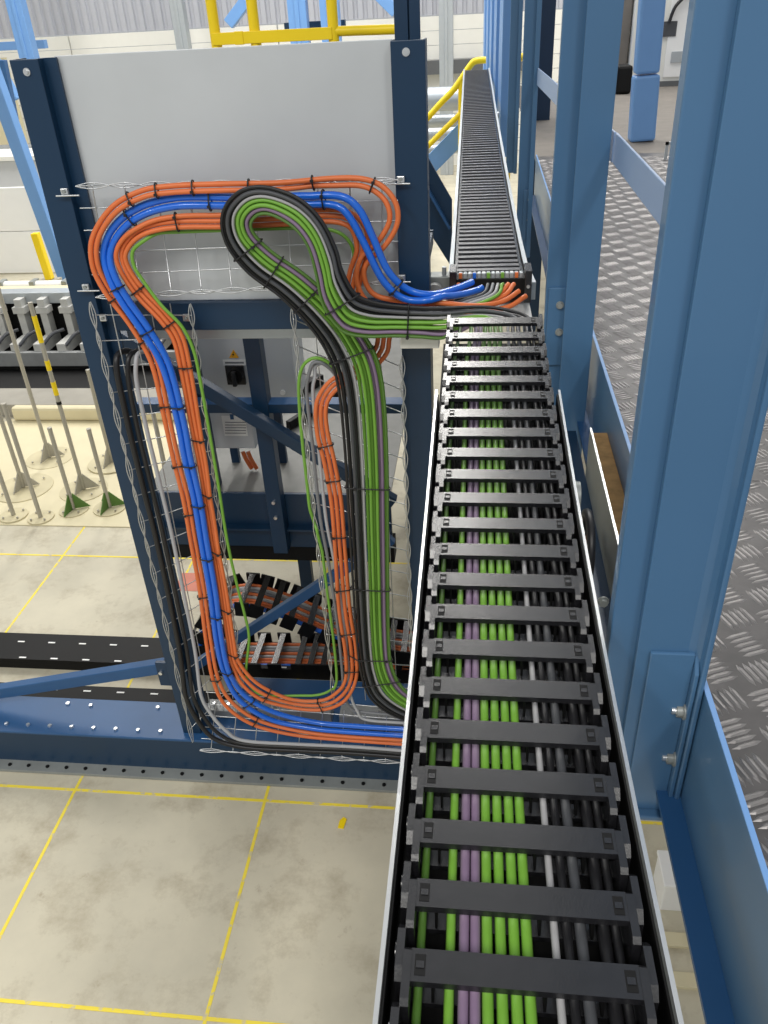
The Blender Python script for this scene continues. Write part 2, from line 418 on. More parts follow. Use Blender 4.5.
# ================================================================== CABLES ON THE PANEL
import numpy as np
from mathutils.kdtree import KDTree
CABS = []; STEP = .012
def resample(pts, h=STEP):
    out = [pts[0]]; need = h
    for a, b in zip(pts, pts[1:]):
        L = (b-a).length; pos = 0.0
        while L-pos >= need:
            pos += need; out.append(a.lerp(b, pos/L)); need = h
        need -= L-pos
    if (pts[-1]-out[-1]).length < h*.5 and len(out) > 2: out[-1] = pts[-1]
    else: out.append(pts[-1])
    return out
def cable(name, pts, r, m, label, group, n=8, k=6, bundle='', t=None):
    q = resample(smooth(pts, k)); CABS.append(dict(name=name, p0=q, r=r, m=m, label=label, group=group, n=n, bundle=bundle, t=t))
class Bundle:
    """two boundary runs in pixels with a depth at each key; cables lie between them"""
    def __init__(s, keys): s.k = keys         # (ox, oy, ix, iy, Y)
    def path(s, t, dy=0.0, i0=0, i1=None):
        return [PY(ox+(ix-ox)*t, oy+(iy-oy)*t, Y+dy) for ox, oy, ix, iy, Y in s.k[i0:i1]]
YC = 2.628
# --- A: outer orange pair ----------------------------------------------------
KA = Bundle([(519,291,526,296,2.78),(500,302,508,306,2.72),(470,307,476,310,2.66),(430,303,432,309,2.62),(392,300,392,308,2.62),(372,293,368,302,2.62),(364,276,357,281,2.62),(368,262,361,258,2.62),(384,247,377,243,2.62),
  (397,225,389,223,2.615),(396,204,388,207,2.615),(383,187,379,195,2.62),(362,179,361,187,2.62),(330,179,330,188,2.62),(280,184,280,191,2.62),(220,185,220,191,2.62),(170,187,171,193,2.62),(140,192,143,198,2.62),(112,208,117,213,2.62),
  (94,237,101,238,2.62),(95,265,101,263,2.62),(109,294,113,291,2.625),(131,325,135,322,2.625),(152,364,157,361,2.62),(165,420,170,419,2.62),(174,460,179,459,2.62),(184,500,189,499,2.62),(191,540,196,540,2.62),(200,590,205,590,2.62),(206,640,211,640,2.62),
  (213,680,218,678,2.62),(226,706,231,701,2.62),(254,725,257,719,2.62),(295,735,296,729,2.62),(345,740,345,735,2.62),(445,747,445,741,2.62)])
nA = ['outermost orange cable, on the outside of the left bundle and its loop', 'orange cable second from the outside, between the outermost orange and the blue ones']
for i, t in enumerate((0.0, 1.0)): cable('orange_cable', KA.path(t), .0088, 'orange', nA[i], 'orange cables on the panel', bundle='A', t=t)
# --- B: blue pair ------------------------------------------------------------
KB = Bundle([(472,282,482,288,2.80),(455,290,462,297,2.72),(432,297,436,304,2.62),(408,291,405,301,2.61),(388,271,383,281,2.60),(373,237,363,241,2.60),(359,208,348,215,2.60),(340,194,334,205,2.605),(305,193,305,204,2.62),(260,197,260,206,2.63),(215,197,216,206,2.63),
  (175,199,177,208,2.63),(142,209,146,217,2.63),(115,229,123,234,2.63),(104,254,112,255,2.63),(107.5,277,115,274,2.62),(122.5,304,129,300,2.612),(143,333,149,329,2.612),(162,366,169,364,2.615),(177,420,184,419,2.615),(185,460,191,459,2.615),(194,500,200,499,2.615),(200.5,540,206.5,540,2.615),
  (209,590,215.5,590,2.615),(216,640,222.5,639,2.615),(224,672,231,669,2.62),(240,700,246,694,2.63),(270,719,274,711,2.63),(310,728,312,721,2.63),(350,732,350,725,2.63),(445,738,445,731,2.63)])
nB = ['thick glossy blue cable, the outer of the blue pair', 'thick glossy blue cable, the inner of the blue pair']
for i, t in enumerate((0.0, 1.0)): cable('blue_cable', KB.path(t), .0120, 'blue_cable', nB[i], 'blue cables on the panel', 10, bundle='B', t=t)
# --- C: inner orange three ---------------------------------------------------
KC = Bundle([(355,306,345,304,2.645),(357,294,347,288,2.64),(362,272,351,268,2.64),(368,250,357,250,2.64),(365,228,354,233,2.64),(350,213,345,224,2.64),(325,210,324,221,2.64),(280,213,280,224,2.645),(225,215,225,226,2.635),(180,215,181,226,2.63),(150,219,153,230,2.63),
  (126,232,134,239,2.63),(115,252,124,255,2.63),(122,276,130,272,2.63),(138,298,145,292,2.63),(160,320,165,313,2.63),(174,340,181,335,2.63),(181,368,189,366,2.63),(190,420,198.5,419,2.63),(198,460,206.5,459,2.63),(204.5,500,213,499,2.63),(212,545,220,545,2.63),(219.5,590,227.5,589,2.63),
  (227,640,235,638,2.63),(233,668,241,662,2.63),(254,692,259,683,2.63),(290,706,291,697,2.63),(322,709,320,699,2.63),(344,700,336,692,2.63),(356,680,346,678,2.63),(356,650,346,651,2.63),(350,610,340,611,2.63),(345,550,335,550,2.63),(341,500,331,501,2.63),
  (334,460,324,462,2.63),(327,430,317,432,2.63),(326,405,317,402,2.63),(336,389,330,381,2.64),(355,378,350,370,2.65),(372,368,366,362,2.652),(386,352,377,348,2.652),(389,335,380,333,2.652),(396,320,390,317,2.652),(420,311,418,308,2.65),(445,309,446,306,2.67)])
nC = ['inner orange cable of the U-shaped run, on the outside of its three', 'inner orange cable of the U-shaped run, in the middle of its three', 'inner orange cable of the U-shaped run, on the inside of its three']
for i, t in enumerate((0.0, .5, 1.0)):
    px = (514, 508.5, 459)[i]
    tail = [PY(px-14, 296, 2.74), PY(px, 284, 2.81)] if i < 2 else [PY(455, 296, 2.76), PY(px, 284, 2.81)]
    cable('orange_cable', KC.path(t)+tail, .0082, 'orange', nC[i], 'orange cables on the panel', bundle='C', t=t)
# --- D: thin green with two greys -------------------------------------------
D = [(352,268,2.65),(354,254,2.645),(347,239,2.645),(330,230,2.645),(296,228,2.65),(225,230,2.65),(180,231,2.645),(157,232,2.64),(142,240,2.62),(132,250,2.62),(133,264,2.62),(141,278,2.62),(161,305,2.62),(182,327,2.62),(194,352,2.62),(201,385,2.62),(209,430,2.62),(218,483,2.62),(227,540,2.625),(237,585,2.63),(244,612,2.635),
  (249,638,2.64),(246,672,2.64),(252,688,2.64),(266,695,2.635),(300,695,2.635),(322,694,2.635),(334,686,2.635),(336,668,2.635),(331,620,2.635),(322,560,2.635),(314,517,2.635),(307,450,2.635),(301,395,2.635),(302,369,2.635),(312,358,2.635),(326,361,2.64),(340,376,2.65),(352,392,2.66)]
cable('green_cable', [PY(*q) for q in D], .0062, 'green', 'single thin green cable following the inside of the orange run', 'green cables on the panel', bundle='D')
for i, (dx, m, lab) in enumerate(((6, 'grey_cable', 'grey cable directly right of the thin green one in the middle tray'), (12, 'conduit', 'pale grey cable between the thin green and the orange run in the middle tray'))):
    pts = [(346-i*2,394-i*31,2.648),(336-i*1,373-i*8,2.648),(324,362+i*3,2.64),(314+i*1,362+i*6,2.635),(303+dx,376+i*2,2.635),(301+dx,395,2.635),(307+dx,450,2.635),(314+dx,517,2.635),(322+dx,560,2.635),(331+dx,620,2.635),(336+dx,668,2.638),(338+dx,690,2.645),(346+dx,706,2.65),(372,711+i*6,2.64),(445,719+i*6,2.64)]
    cable('grey_cable', [PY(*q) for q in pts], .0068, m, lab, 'grey cables on the panel', bundle='D')
# --- E: the big loop, coming out of the near chain --------------------------
KE = Bundle([(444,309,444,335,2.535),(420,308,420,335,2.535),(395,306,395,335,2.53),(372,302,365,336,2.52),(354,293,342,330,2.515),(341,270,325,305,2.515),(335,250,319,275,2.52),(320,222,312,247,2.525),(297,200,298,226,2.53),(265,189,275,212,2.535),(241,192,260,211,2.54),(225,208,251,219,2.55),
  (222,228,251,228,2.56),(230,250,258,239,2.57),(250,274,276,255,2.578),(280,296,305,275,2.585),(308,324,337,303,2.592),(327,352,363,333,2.60),(338,385,381,374,2.605),(345,450,387,450,2.61),(351,550,388,550,2.61),(357,640,389,640,2.61),(363,680,393,670,2.60),(374,702,406,691,2.595),(402,719,432,705,2.59),(450,728,460,715,2.59)])
# X offset across the chain, t in the bundle, radius, material, label
EC = [(-.117, 1.00, .0055, 'green_dark', 'thin dark green cable at the left edge inside the near chain'),
      (-.082, .94, .0060, 'green', 'thin green cable left of the two mauve ones in the near chain'),
      (-.066, .88, .0065, 'mauve', 'mauve cable in the near chain, the left one of two'),
      (-.053, .82, .0065, 'mauve', 'mauve cable in the near chain, the right one of two'),
      (-.039, .74, .0068, 'green', 'thick lime green cable in the near chain, beside the mauve pair'),
      (-.023, .66, .0068, 'green', 'thick lime green cable in the near chain, second from the mauve pair'),
      (-.007, .58, .0068, 'green', 'thick lime green cable in the near chain, third from the mauve pair'),
      (.008, .49, .0068, 'green', 'thick lime green cable in the near chain, farthest from the mauve pair'),
      (.041, .40, .0050, 'white_cable', 'pale grey cable alone in the right half of the near chain'),
      (.056, .30, .0060, 'black_rubber', 'thin black cable right of the pale one in the near chain'),
      (.072, .20, .0072, 'grey_dark', 'thick dark grey cable right of centre in the near chain'),
      (.099, .10, .0080, 'black_rubber', 'thick black cable near the right edge of the near chain'),
      (.114, .00, .0060, 'black_rubber', 'thin black cable against the right edge of the near chain')]
for i, (dx, t, r, m, lab) in enumerate(EC):
    pts = []
    y = -.14
    ye = 2.45 + .05*(i/12.0)
    while y < ye-.1:
        pts.append(V((chx(y)+dx, y, chz(y)-.040 + .0015*math.sin(9*y+i)))); y += .18
    pts.append(V((chx(ye)+dx*.9, ye, chz(ye)-.038)))
    lay = .012*(1 if i % 2 else -1)
    pth = KE.path(t, lay)
    first = pth[0]; last = pts[-1]
    if i > 7: pts.append(V((last.x*.6+first.x*.4, last.y+.05, (last.z+first.z)/2)))
    pts += pth
    nm = {'green': 'green_cable', 'green_dark': 'green_cable', 'mauve': 'mauve_cable'}.get(m, 'grey_cable' if m in ('white_cable', 'grey_cable', 'grey_dark') else 'black_cable')
    cable(nm, pts, r*.95, m, lab, 'cables out of the near chain', 8, 5, bundle='E', t=t)
# --- cables from the far chain that join the big loop from behind ---------------
for i, (px, m, t, lab) in enumerate(((488, 'grey_dark', .10, 'dark grey cable leaving the far chain bracket beside the blue pair'), (493, 'grey_cable', .24, 'grey cable leaving the far chain bracket, left of the green one'), (498, 'white_cable', .36, 'pale cable leaving the far chain bracket, next to the green one'), (503, 'green', .72, 'green cable leaving the far chain bracket'))):
    pts = [PY(px, 284, 2.80), PY(px-5, 295, 2.73), PY(px-28, 303, 2.68), PY(445, 306, 2.64)]
    pts = pts[:3] + [PY(440, 308+i*2, 2.61)] + KE.path(t, .034, 1)
    cable('green_cable' if m == 'green' else 'grey_cable', pts, .0060, m, lab, 'cables out of the far chain', bundle='E', t=t)
# --- black cables down the left post ------------------------------------------
for i, (o, m, r, lab) in enumerate(((0, 'black_rubber', .0115, 'thick black cable running down beside the left navy post'), (9, 'black_rubber', .0092, 'black cable right of the thicker one, down the left navy post'), (19, 'conduit', .0085, 'pale grey conduit running down next to the black cables at the left post'))):
    pts = [(132+o,352-o*.3,2.74),(127+o,351,2.715),(122+o,354,2.68),(119+o,363,2.655),(121+o*.9,385,2.65),(130+o*.9,430,2.655),(142+o*.9,480,2.655),(157+o*.85,540,2.655),(170+o*.8,600,2.655),(180+o*.8,650,2.655),(187+o*.8,690,2.655),(198+o*.7,715-o*.3,2.65),(215+o*.6,735-o*.4,2.645),(245,744-o*.3,2.645),(300,747-o*.25,2.645),(360,750-o*.25,2.645),(445,757-o*.25,2.645)]
    cable('grey_conduit' if m == 'conduit' else 'black_cable', [PY(*q) for q in pts], r, m, lab, 'cables down the left post', bundle='L')

# --- let the cables settle beside one another instead of through one another -------
TIES = [(KA, 'A', (11.6, 13.4, 14.6, 15.6, 16.4, 17.4, 21.3, 22.6, 23.8, 25.2, 26.4, 28.2, 30, 32), 'black tie around the outer orange pair', 'the far bracket'),
        (KB, 'B', (3.5, 7.6, 10.2, 12.6, 15.5, 17.0, 18.8, 20.2, 21.2, 22.4, 23.6, 25, 26.3), 'black tie around the blue pair', 'the far bracket'),
        (KC, 'C', (9.2, 13.8, 15.4, 17.0, 18.6, 19.9, 21.2, 22.4, 23.6, 25.4, 27.1, 29.4, 30.5, 31.4, 32.3, 33.6, 34.6), 'black tie around the three inner oranges', 'their upper end'),
        (KE, 'E', (1.5, 4.4, 13.3, 14.4, 15.6, 17.4, 19.4, 20.4, 21.4, 22.3), 'black tie around the big loop bundle', 'the near chain')]
ORD = ['first', 'second', 'third', 'fourth', 'fifth', 'sixth', 'seventh', 'eighth', 'ninth', 'tenth', 'eleventh', 'twelfth', 'thirteenth', 'fourteenth', 'fifteenth', 'sixteenth', 'seventeenth', 'eighteenth']
STN = []                       # tie stations: bundle letter, label, [(cable index, sample index)], tangent
for B, let, us, lab, start in TIES:
    for k, u in enumerate(us):
        mem = []; tan = V((0, 0, 0))
        for ci, c in enumerate(CABS):
            if c['bundle'] != let: continue
            pa = smooth(B.path(c['t'], 0), 8); q = pa[max(1, min(len(pa)-2, int(u*8)))]; dr = pa[min(len(pa)-1, int(u*8)+1)]-pa[int(u*8)-1]
            best = min(range(1, len(c['p0'])-1), key=lambda n_: (c['p0'][n_]-q).length + (.5 if abs((c['p0'][n_+1]-c['p0'][n_-1]).normalized().dot(dr.normalized())) < .6 else 0))
            mem.append((ci, best)); tan += dr.normalized()
        STN.append((let, '%s, %s along from %s' % (lab, ORD[k], start), mem, tan.normalized()))
def relax(iters=280):
    P, R_, CID, FIX, BID, TG_, YM = [], [], [], [], [], [], []
    for ci, c in enumerate(CABS):
        c['i0'] = len(P)
        for q in c['p0']:
            P.append(tuple(q)); R_.append(c['r']); CID.append(ci); FIX.append(q.y < 2.40 or q.y > 2.79); BID.append(ord(c['bundle']))
            ym = 9.0
            if q.x < -.18 and q.y < 2.70:
                ym = (2.638 if q.z < .62 else 2.662)-c['r'] if c['bundle'] != 'L' or q.z < 2.2 else 9.0
            YM.append(ym)
        c['i1'] = len(P)
    TG_ = [0.0]*len(P)
    for let, lab, mem, tan in STN:
        for ci, n_ in mem:
            for d_ in (-1, 0, 1):
                k = CABS[ci]['i0']+n_+d_
                if CABS[ci]['i0'] <= k < CABS[ci]['i1']: TG_[k] = 1.0
    nc = len(P)
    for pts, r in WIRES:
        for q in resample([V(p) for p in pts], .006):
            P.append(tuple(q)); R_.append(r); CID.append(-1); FIX.append(True); BID.append(0); YM.append(9.); TG_.append(0.)
    P = np.array(P); R_ = np.array(R_); CID = np.array(CID); FIX = np.array(FIX); BID = np.array(BID); YM = np.array(YM); TG_ = np.array(TG_)
    W = np.array([.55, 1.0, .55]); P00 = P.copy()
    E0 = np.array([c['i0'] for c in CABS]); E1 = np.array([c['i1']-1 for c in CABS])
    ends = np.zeros(nc, bool)
    for c in CABS: ends[c['i0']] = True; ends[c['i1']-1] = True
    for it in range(iters):
        if it % 20 == 0:
            kd = KDTree(len(P))
            for n_, q in enumerate(P): kd.insert(q, n_)
            kd.balance(); I, J = [], []
            for n_ in range(nc):
                for co_, m_, d_ in kd.find_range(P[n_], .042):
                    if CID[m_] != CID[n_] or abs(m_-n_) > 12:
                        if m_ < nc and m_ < n_: continue
                        I.append(n_); J.append(m_)
            I = np.array(I); J = np.array(J)
        T = np.zeros((len(P), 3)); T[1:nc-1] = P[2:nc]-P[:nc-2]
        T[E0] = P[E0+1]-P[E0]; T[E1] = P[E1]-P[E1-1]
        T /= np.maximum(np.linalg.norm(T, axis=1), 1e-9)[:, None]
        D = P[I]-P[J]; al = (D*T[I]).sum(1); D = D-al[:, None]*T[I]
        U = T[J]-(T[J]*T[I]).sum(1)[:, None]*T[I]; un = np.linalg.norm(U, axis=1); U /= np.maximum(un, 1e-6)[:, None]
        bl = (D*U).sum(1); cr = (un > .3) & (np.abs(bl) < .008); D = D-np.where(cr, bl, 0.0)[:, None]*U   # runs that cross
        dist = np.linalg.norm(D, axis=1); diff = BID[I] != BID[J]
        need = R_[I]+R_[J]+.0016+np.where(diff & ((TG_[I]+TG_[J]) > 0), .0085, 0.0)
        ok = (np.abs(al) < .008) & (dist < need)
        i_, j_ = I[ok], J[ok]
        if len(i_) == 0: break
        dv = D[ok]/np.maximum(dist[ok], 1e-5)[:, None]
        dv[dist[ok] < 1e-4] = (0, 1, 0)
        dv = dv*W; dv /= np.maximum(np.linalg.norm(dv, axis=1), 1e-6)[:, None]
        mag = (need[ok]-dist[ok]); fi, fj = FIX[i_], FIX[j_]
        wi = np.where(fi, 0, np.where(fj, 1.0, .5)); wj = np.where(fj, 0, np.where(fi, 1.0, .5))
        disp = np.zeros_like(P); cnt = np.zeros(len(P))
        np.add.at(disp, i_, dv*(mag*wi)[:, None]); np.add.at(disp, j_, -dv*(mag*wj)[:, None])
        np.add.at(cnt, i_, 1); np.add.at(cnt, j_, 1)
        disp /= np.maximum(cnt, 1)[:, None]
        for _ in range(2):
            sm = disp.copy(); sm[1:nc-1] = .25*disp[:nc-2]+.5*disp[1:nc-1]+.25*disp[2:nc]
            sm[:nc][ends] = disp[:nc][ends]; disp = sm
        disp[FIX] = 0; P[:nc] += disp[:nc]*1.25
        if it < iters-110 and it % 3 == 0:            # keep the shifts fair along each run
            Q = P-P00; av = Q.copy(); av[3:nc-3] = .4*Q[3:nc-3]+.1*(Q[:nc-6]+Q[1:nc-5]+Q[2:nc-4]+Q[4:nc-2]+Q[5:nc-1]+Q[6:nc])
            mv = ~FIX[:nc]
            for c in CABS: mv[c['i0']:c['i0']+3] = False; mv[c['i1']-3:c['i1']] = False
            P[:nc][mv] = (P00+av)[:nc][mv]
        P[:, 1] = np.where(FIX, P[:, 1], np.minimum(P[:, 1], YM))
    for c in CABS: c['p'] = [V(q) for q in P[c['i0']:c['i1']]]
relax()
for c in CABS: c['o'] = obj(c['name'], MB().tube(c['p'], c['r'], c['n']), c['m'], None, 0, c['label'], 'cable', c['group'])
# --- cable ties, drawn tight round the settled cables ------------------------------
def hull2(pts):
    pts = sorted(set(pts))
    def half(ps):
        h = []
        for p in ps:
            while len(h) > 1 and (h[-1][0]-h[-2][0])*(p[1]-h[-2][1])-(h[-1][1]-h[-2][1])*(p[0]-h[-2][0]) <= 0: h.pop()
            h.append(p)
        return h[:-1]
    return half(pts)+half(pts[::-1])
for let, lab, mem, tan in STN:
    ctr = sum((CABS[ci]['p'][n_] for ci, n_ in mem), V((0, 0, 0)))/len(mem)
    ax_ = V((0, -1, 0)).cross(tan).normalized(); ay = tan.cross(ax_).normalized()
    cross = {}
    for ci, c in enumerate(CABS):                       # where every nearby cable pierces the tie's plane
        for a, b in zip(c['p'], c['p'][1:]):
            da, db_ = (a-ctr).dot(tan), (b-ctr).dot(tan)
            if da*db_ <= 0 and da != db_ and (a-ctr).length < .12:
                q = a.lerp(b, da/(da-db_))-ctr
                sec = 1.0/max(.5, abs((b-a).normalized().dot(tan)))
                cross.setdefault(ci, []).append((q.dot(ax_), q.dot(ay), c['r']*sec))
    use = []
    for ci, n_ in mem:
        if ci in cross:
            q = CABS[ci]['p'][n_]-ctr; e = min(cross[ci], key=lambda z: (z[0]-q.dot(ax_))**2+(z[1]-q.dot(ay))**2)
            if (e[0]-q.dot(ax_))**2+(e[1]-q.dot(ay))**2 < .03**2: use.append(e)
    CL = .0044
    for rep in range(6):
        cpts = [(round(x+(r+CL)*math.cos(2*math.pi*k/16), 5), round(y+(r+CL)*math.sin(2*math.pi*k/16), 5)) for x, y, r in use for k in range(16)]
        H_ = hull2(cpts); grown = False
        for ci, es in cross.items():
            for e in es:
                if e in use: continue
                gap = max(((H_[(k+1) % len(H_)][1]-H_[k][1])*(e[0]-H_[k][0])-(H_[(k+1) % len(H_)][0]-H_[k][0])*(e[1]-H_[k][1]))/max(1e-6, math.hypot(H_[(k+1) % len(H_)][0]-H_[k][0], H_[(k+1) % len(H_)][1]-H_[k][1])) for k in range(len(H_)))
                if gap < e[2]+.0034: use.append(e); grown = True
        if not grown: break
    o = thing('cable_tie', ctr, lab, 'cable tie', 'black cable ties on the panel')
    obj('strap', MB().tube([ctr+ax_*x+ay*y for x, y in H_], .0028, 5, closed=True), 'black_rubber', o)
    fr_ = max(H_, key=lambda z: -(ctr+ax_*z[0]+ay*z[1]).y); h = ctr+ax_*fr_[0]+ay*fr_[1]+V((0, -.003, 0))
    obj('lock_head', MB().box((h.x-.005, h.y-.004, h.z-.004), (h.x+.005, h.y+.002, h.z+.004)), 'black_rubber', o)

# ================================================================== FAR CHAIN AND ITS BRACKET
W2 = .122
FC = [(2.99,2.415,487,265),(3.35,2.395,0,0),(4.5,2.39,0,0),(5.8,2.405,0,0),(7.3,2.44,0,0),(10.9,2.56,0,0)]
def fz(y):
    for (a, za, *_), (b, zb, *_) in zip(FC, FC[1:]):
        if y <= b: return za+(zb-za)*(y-a)/(b-a)
    return FC[-1][1]
def fx(y): return .036-.0145*(y-2.99)
fc = thing('cable_chain', (fx(6), 6, 2.34), 'second black cable chain, running on into the distance beyond the bracket', 'cable chain')
b2 = MB().box((-W2,-.017,-.010),(W2,.017,0)).mesh('crossbar'); b2.materials.append(MATS['sheen_plastic'])
l2 = {s: MB().box((s*(W2-.001),-.045,-.05),(s*(W2+.010),.045,.001)).mesh('side_link') for s in (-1, 1)}
for m_ in l2.values(): m_.materials.append(MATS['black_plastic'])
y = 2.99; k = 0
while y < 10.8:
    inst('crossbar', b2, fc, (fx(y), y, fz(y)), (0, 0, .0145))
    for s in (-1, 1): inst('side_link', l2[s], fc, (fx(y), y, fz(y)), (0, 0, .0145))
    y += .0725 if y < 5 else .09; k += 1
ftr = thing('chain_trough', (fx(6), 6, 2.3), 'silver edged trough holding the second chain in the distance', 'trough')
def ribbon2(xo, y0, y1, zt, zb, th, flare=0):
    mb = MB(); n = 24; vs_ = []; fs_ = []
    for k in range(n+1):
        y = y0+(y1-y0)*k/n; x = fx(y)+xo+ (flare*max(0, (3.5-y)/.55)**2); z = fz(y)
        vs_ += [(x-th/2, y, z+zb), (x+th/2, y, z+zb), (x+th/2, y, z+zt), (x-th/2, y, z+zt)]
    for k in range(n):
        a = 4*k; b_ = a+4
        for e in range(4): fs_.append((a+e, a+(e+1) % 4, b_+(e+1) % 4, b_+e))
    fs_ += [(3,2,1,0), tuple(4*n+e for e in range(4))]
    mb._add(vs_, fs_); return mb
obj('trough_floor', ribbon2(0, 2.97, 10.9, -.055, -.06, .29), 'black_dark', ftr)
for s in (-1, 1): obj('edge_rail', ribbon2(s*.146, 2.97, 10.9, .004, -.06, .016, .014 if s > 0 else -.004), 'galv', ftr)

bk = thing('chain_end_bracket', (.04, 2.88, 2.33), 'black strain relief bracket with rows of clamps where cables leave the far chain', 'bracket')
bx0, bx1 = PY(452, 275, 2.88).x, PY(530, 275, 2.88).x
zt2 = PY(490, 268, 2.9).z; zb2 = PY(490, 290, 2.9).z
obj('body', MB().box((bx0, 2.87, zb2-.03), (bx1, 2.94, zt2-.03)), 'black_dark', bk, .002)
for px in (453, 528):
    p = PY(px, 283, 2.86)
    obj('cheek', MB().box((p.x-.012, 2.84, zb2-.03), (p.x+.012, 2.94, zt2+.005)), 'black_plastic', bk, .002)
    obj('bolt', MB().cyl((p.x, 2.84, (zb2+zt2)/2-.01), (p.x, 2.834, (zb2+zt2)/2-.01), .006, 8), 'bright_steel', bk)
rows = ['orange', 'orange', 'white', 'blue_cable', 'white', 'white', 'green', 'white', 'white', 'green', 'orange', 'white', 'orange', 'white']
for r_ in range(2):
    for i, m in enumerate(rows):
        xx = bx0+.030+(bx1-bx0-.06)*i/(len(rows)-1); zz = zt2-.028-.004+ (0 if r_ else .008)
        yy = 2.885+.04*r_
        obj('clamp_saddle', MB().box((xx-.006, yy-.006, zz-.012), (xx+.006, yy+.006, zz+.012)), 'galv' if (i+r_) % 3 else m, bk, .002)
# white sheet bridging the two chains
p = [PZ(489, 319, 2.345), PZ(533, 322, 2.345), PZ(528, 296, 2.345), PZ(480, 300, 2.345)]
obj('white_sheet', MB().prism([(q.x, q.y, 2.34) for q in p], (0,0,.005)), 'white', None, 0, 'white sheet lying between the near chain end and the far bracket', 'sheet')
# galvanized bearing block left of the bracket
bb = thing('clamp_block', (-.12, 2.9, 2.3), 'grey metal clamp block with roller between the navy post and the far bracket', 'clamp')
p = PY(441, 285, 2.9)
obj('block', MB().box((p.x-.04, 2.88, p.z-.05), (p.x+.035, 2.95, p.z+.035)), 'galv_dull', bb, .004)
obj('roller', MB().cyl((p.x-.02, 2.87, p.z-.01), (p.x-.02, 2.84, p.z-.01), .03, 16), 'machine_grey', bb)
obj('stud', MB().cyl((p.x+.012, 2.9, p.z+.03), (p.x+.012, 2.9, p.z+.065), .008, 8), 'galv', bb)
# painted-over pale bracket below the loop exit
obj('end_block', MB().box((PY(402, 340, 2.62).x, 2.56, PY(402, 349, 2.56).z), (PY(440, 340, 2.62).x, 2.615, PY(402, 336.5, 2.56).z)), 'white_panel', None, .004, 'chipped off-white bracket under the green cables at the right navy post', 'bracket')
bn = PY(413, 346, 2.64)
pst = obj('support_post', MB().box((PY(404, 400, 2.75).x, 2.805, 0), (PY(432, 400, 2.75).x, 2.86, PY(420, 347, 2.79).z)), 'navy', None, .003, 'navy post standing under the off-white bracket beside the near chain', 'post')

# ================================================================== BLUE COLUMNS ALONG THE WALKWAY
def bolt_x(parent, p, r=.012, L=.022):
    obj('washer', MB().cyl(p, p+V((-.003,0,0)), r*1.35, 14), 'galv_dull', parent)
    obj('nut', MB().cyl(p+V((-.003,0,0)), p+V((-.014,0,0)), r, 6), 'galv_dull', parent)
    obj('shank', MB().cyl(p+V((-.014,0,0)), p+V((-L,0,0)), r*.55, 8), 'bright_steel', parent)
def bolt_y(parent, p, r=.010):
    obj('washer', MB().cyl(p, p+V((0,-.003,0)), r*1.35, 14), 'galv_dull', parent)
    obj('nut', MB().cyl(p+V((0,-.003,0)), p+V((0,-.012,0)), r, 6), 'galv_dull', parent)
# nearest column: open section, web faces the camera, right flange in view
Yc = 1.09; zb = PY(650, 806, Yc).z
c1 = thing('walkway_column', (.31, Yc, zb), 'nearest and largest blue steel column with a bolted corner cleat', 'column', 'blue walkway columns')
xa, xb, xw = .281, .398, .285
obj('web', MB().box((xa, Yc, zb), (xb-.010, Yc+.014, 4.6)), 'steel_blue', c1, .0015)
obj('right_flange', MB().box((xb-.010, Yc-.026, zb), (xb, Yc+.05, 4.6)), 'steel_blue', c1, .003)
obj('root_fillet', MB().prism([(xb-.010, Yc, zb), (xb-.010, Yc-.020, zb), (xb-.0125, Yc-.011, zb), (xb-.020, Yc-.003, zb), (xb-.032, Yc, zb)], (0, 0, 4.6-zb)), 'steel_blue', c1, .003)
obj('side_section', MB().box((.236, Yc+.016, zb-.2), (.286, Yc+.052, 4.6)), 'steel_blue', c1, .003)
zc1 = PY(670, 651, Yc).z
cl = MB().prism([(xb-.012, Yc+.006, zb), (xb-.012, Yc-.022, zb), (xb-.012, Yc-.022, zc1-.035), (xb-.012, Yc-.004, zc1), (xb-.012, Yc+.006, zc1)], (-.008, 0, 0))
clo = obj('cleat', cl, 'steel_blue', c1, .002)
obj('cleat_back', MB().box((xa+.022, Yc-.008, zb), (xb-.020, Yc, zc1)), 'steel_blue', c1, .002)
obj('foot_plate', MB().box((xa+.004, Yc-.026, zb-.012), (xb-.002, Yc+.04, zb)), 'steel_blue', c1, .003)
fp_ = V((xa+.02, Yc, zb-.010)); obj('hanger_strip', MB().bar(fp_, fp_+V((-.035, .0, -.22)), .004, .02), 'galv_dull', c1)
for px, py in ((677, 685), (668, 733)):
    p = PX(px, py, xb-.020); p = V((xb-.020, Yc-.008, p.z)); bolt_x(c1, p)
# second column: cleat and two bolts on the recessed left section
def far_column(Y, lx, mx, rx, yref, ztop, zbot, lab, bolts=()):
    xl_ = PY(lx, yref, Y+.075).x; xm, xr_ = (PY(q, yref, Y).x for q in (mx, rx))
    c = thing('walkway_column', ((xl_+xr_)/2, Y, zbot), lab, 'column', 'blue walkway columns')
    obj('front_flange', MB().box((xm, Y, zbot), (xr_, Y+.010, ztop)), 'steel_blue', c, .002)
    obj('web', MB().box(((xm+xr_)/2-.004, Y+.010, zbot), ((xm+xr_)/2+.004, Y+.11, ztop)), 'steel_blue', c)
    obj('side_section', MB().box((xl_, Y+.045, zbot), (xm+.012, Y+.075, ztop)), 'steel_blue', c, .003)
    if bolts:
        zz = [PY(q[0], q[1], Y+.04).z for q in bolts]
        x0 = PY(bolts[0][0], bolts[0][1], Y+.04).x
        obj('cleat', MB().box((x0-.04, Y+.034, min(zz)-.12), (xm+.006, Y+.045, max(zz)+.06)), 'steel_blue', c, .002)
        for q in bolts: bolt_y(c, PY(q[0], q[1], Y+.034))
    return c
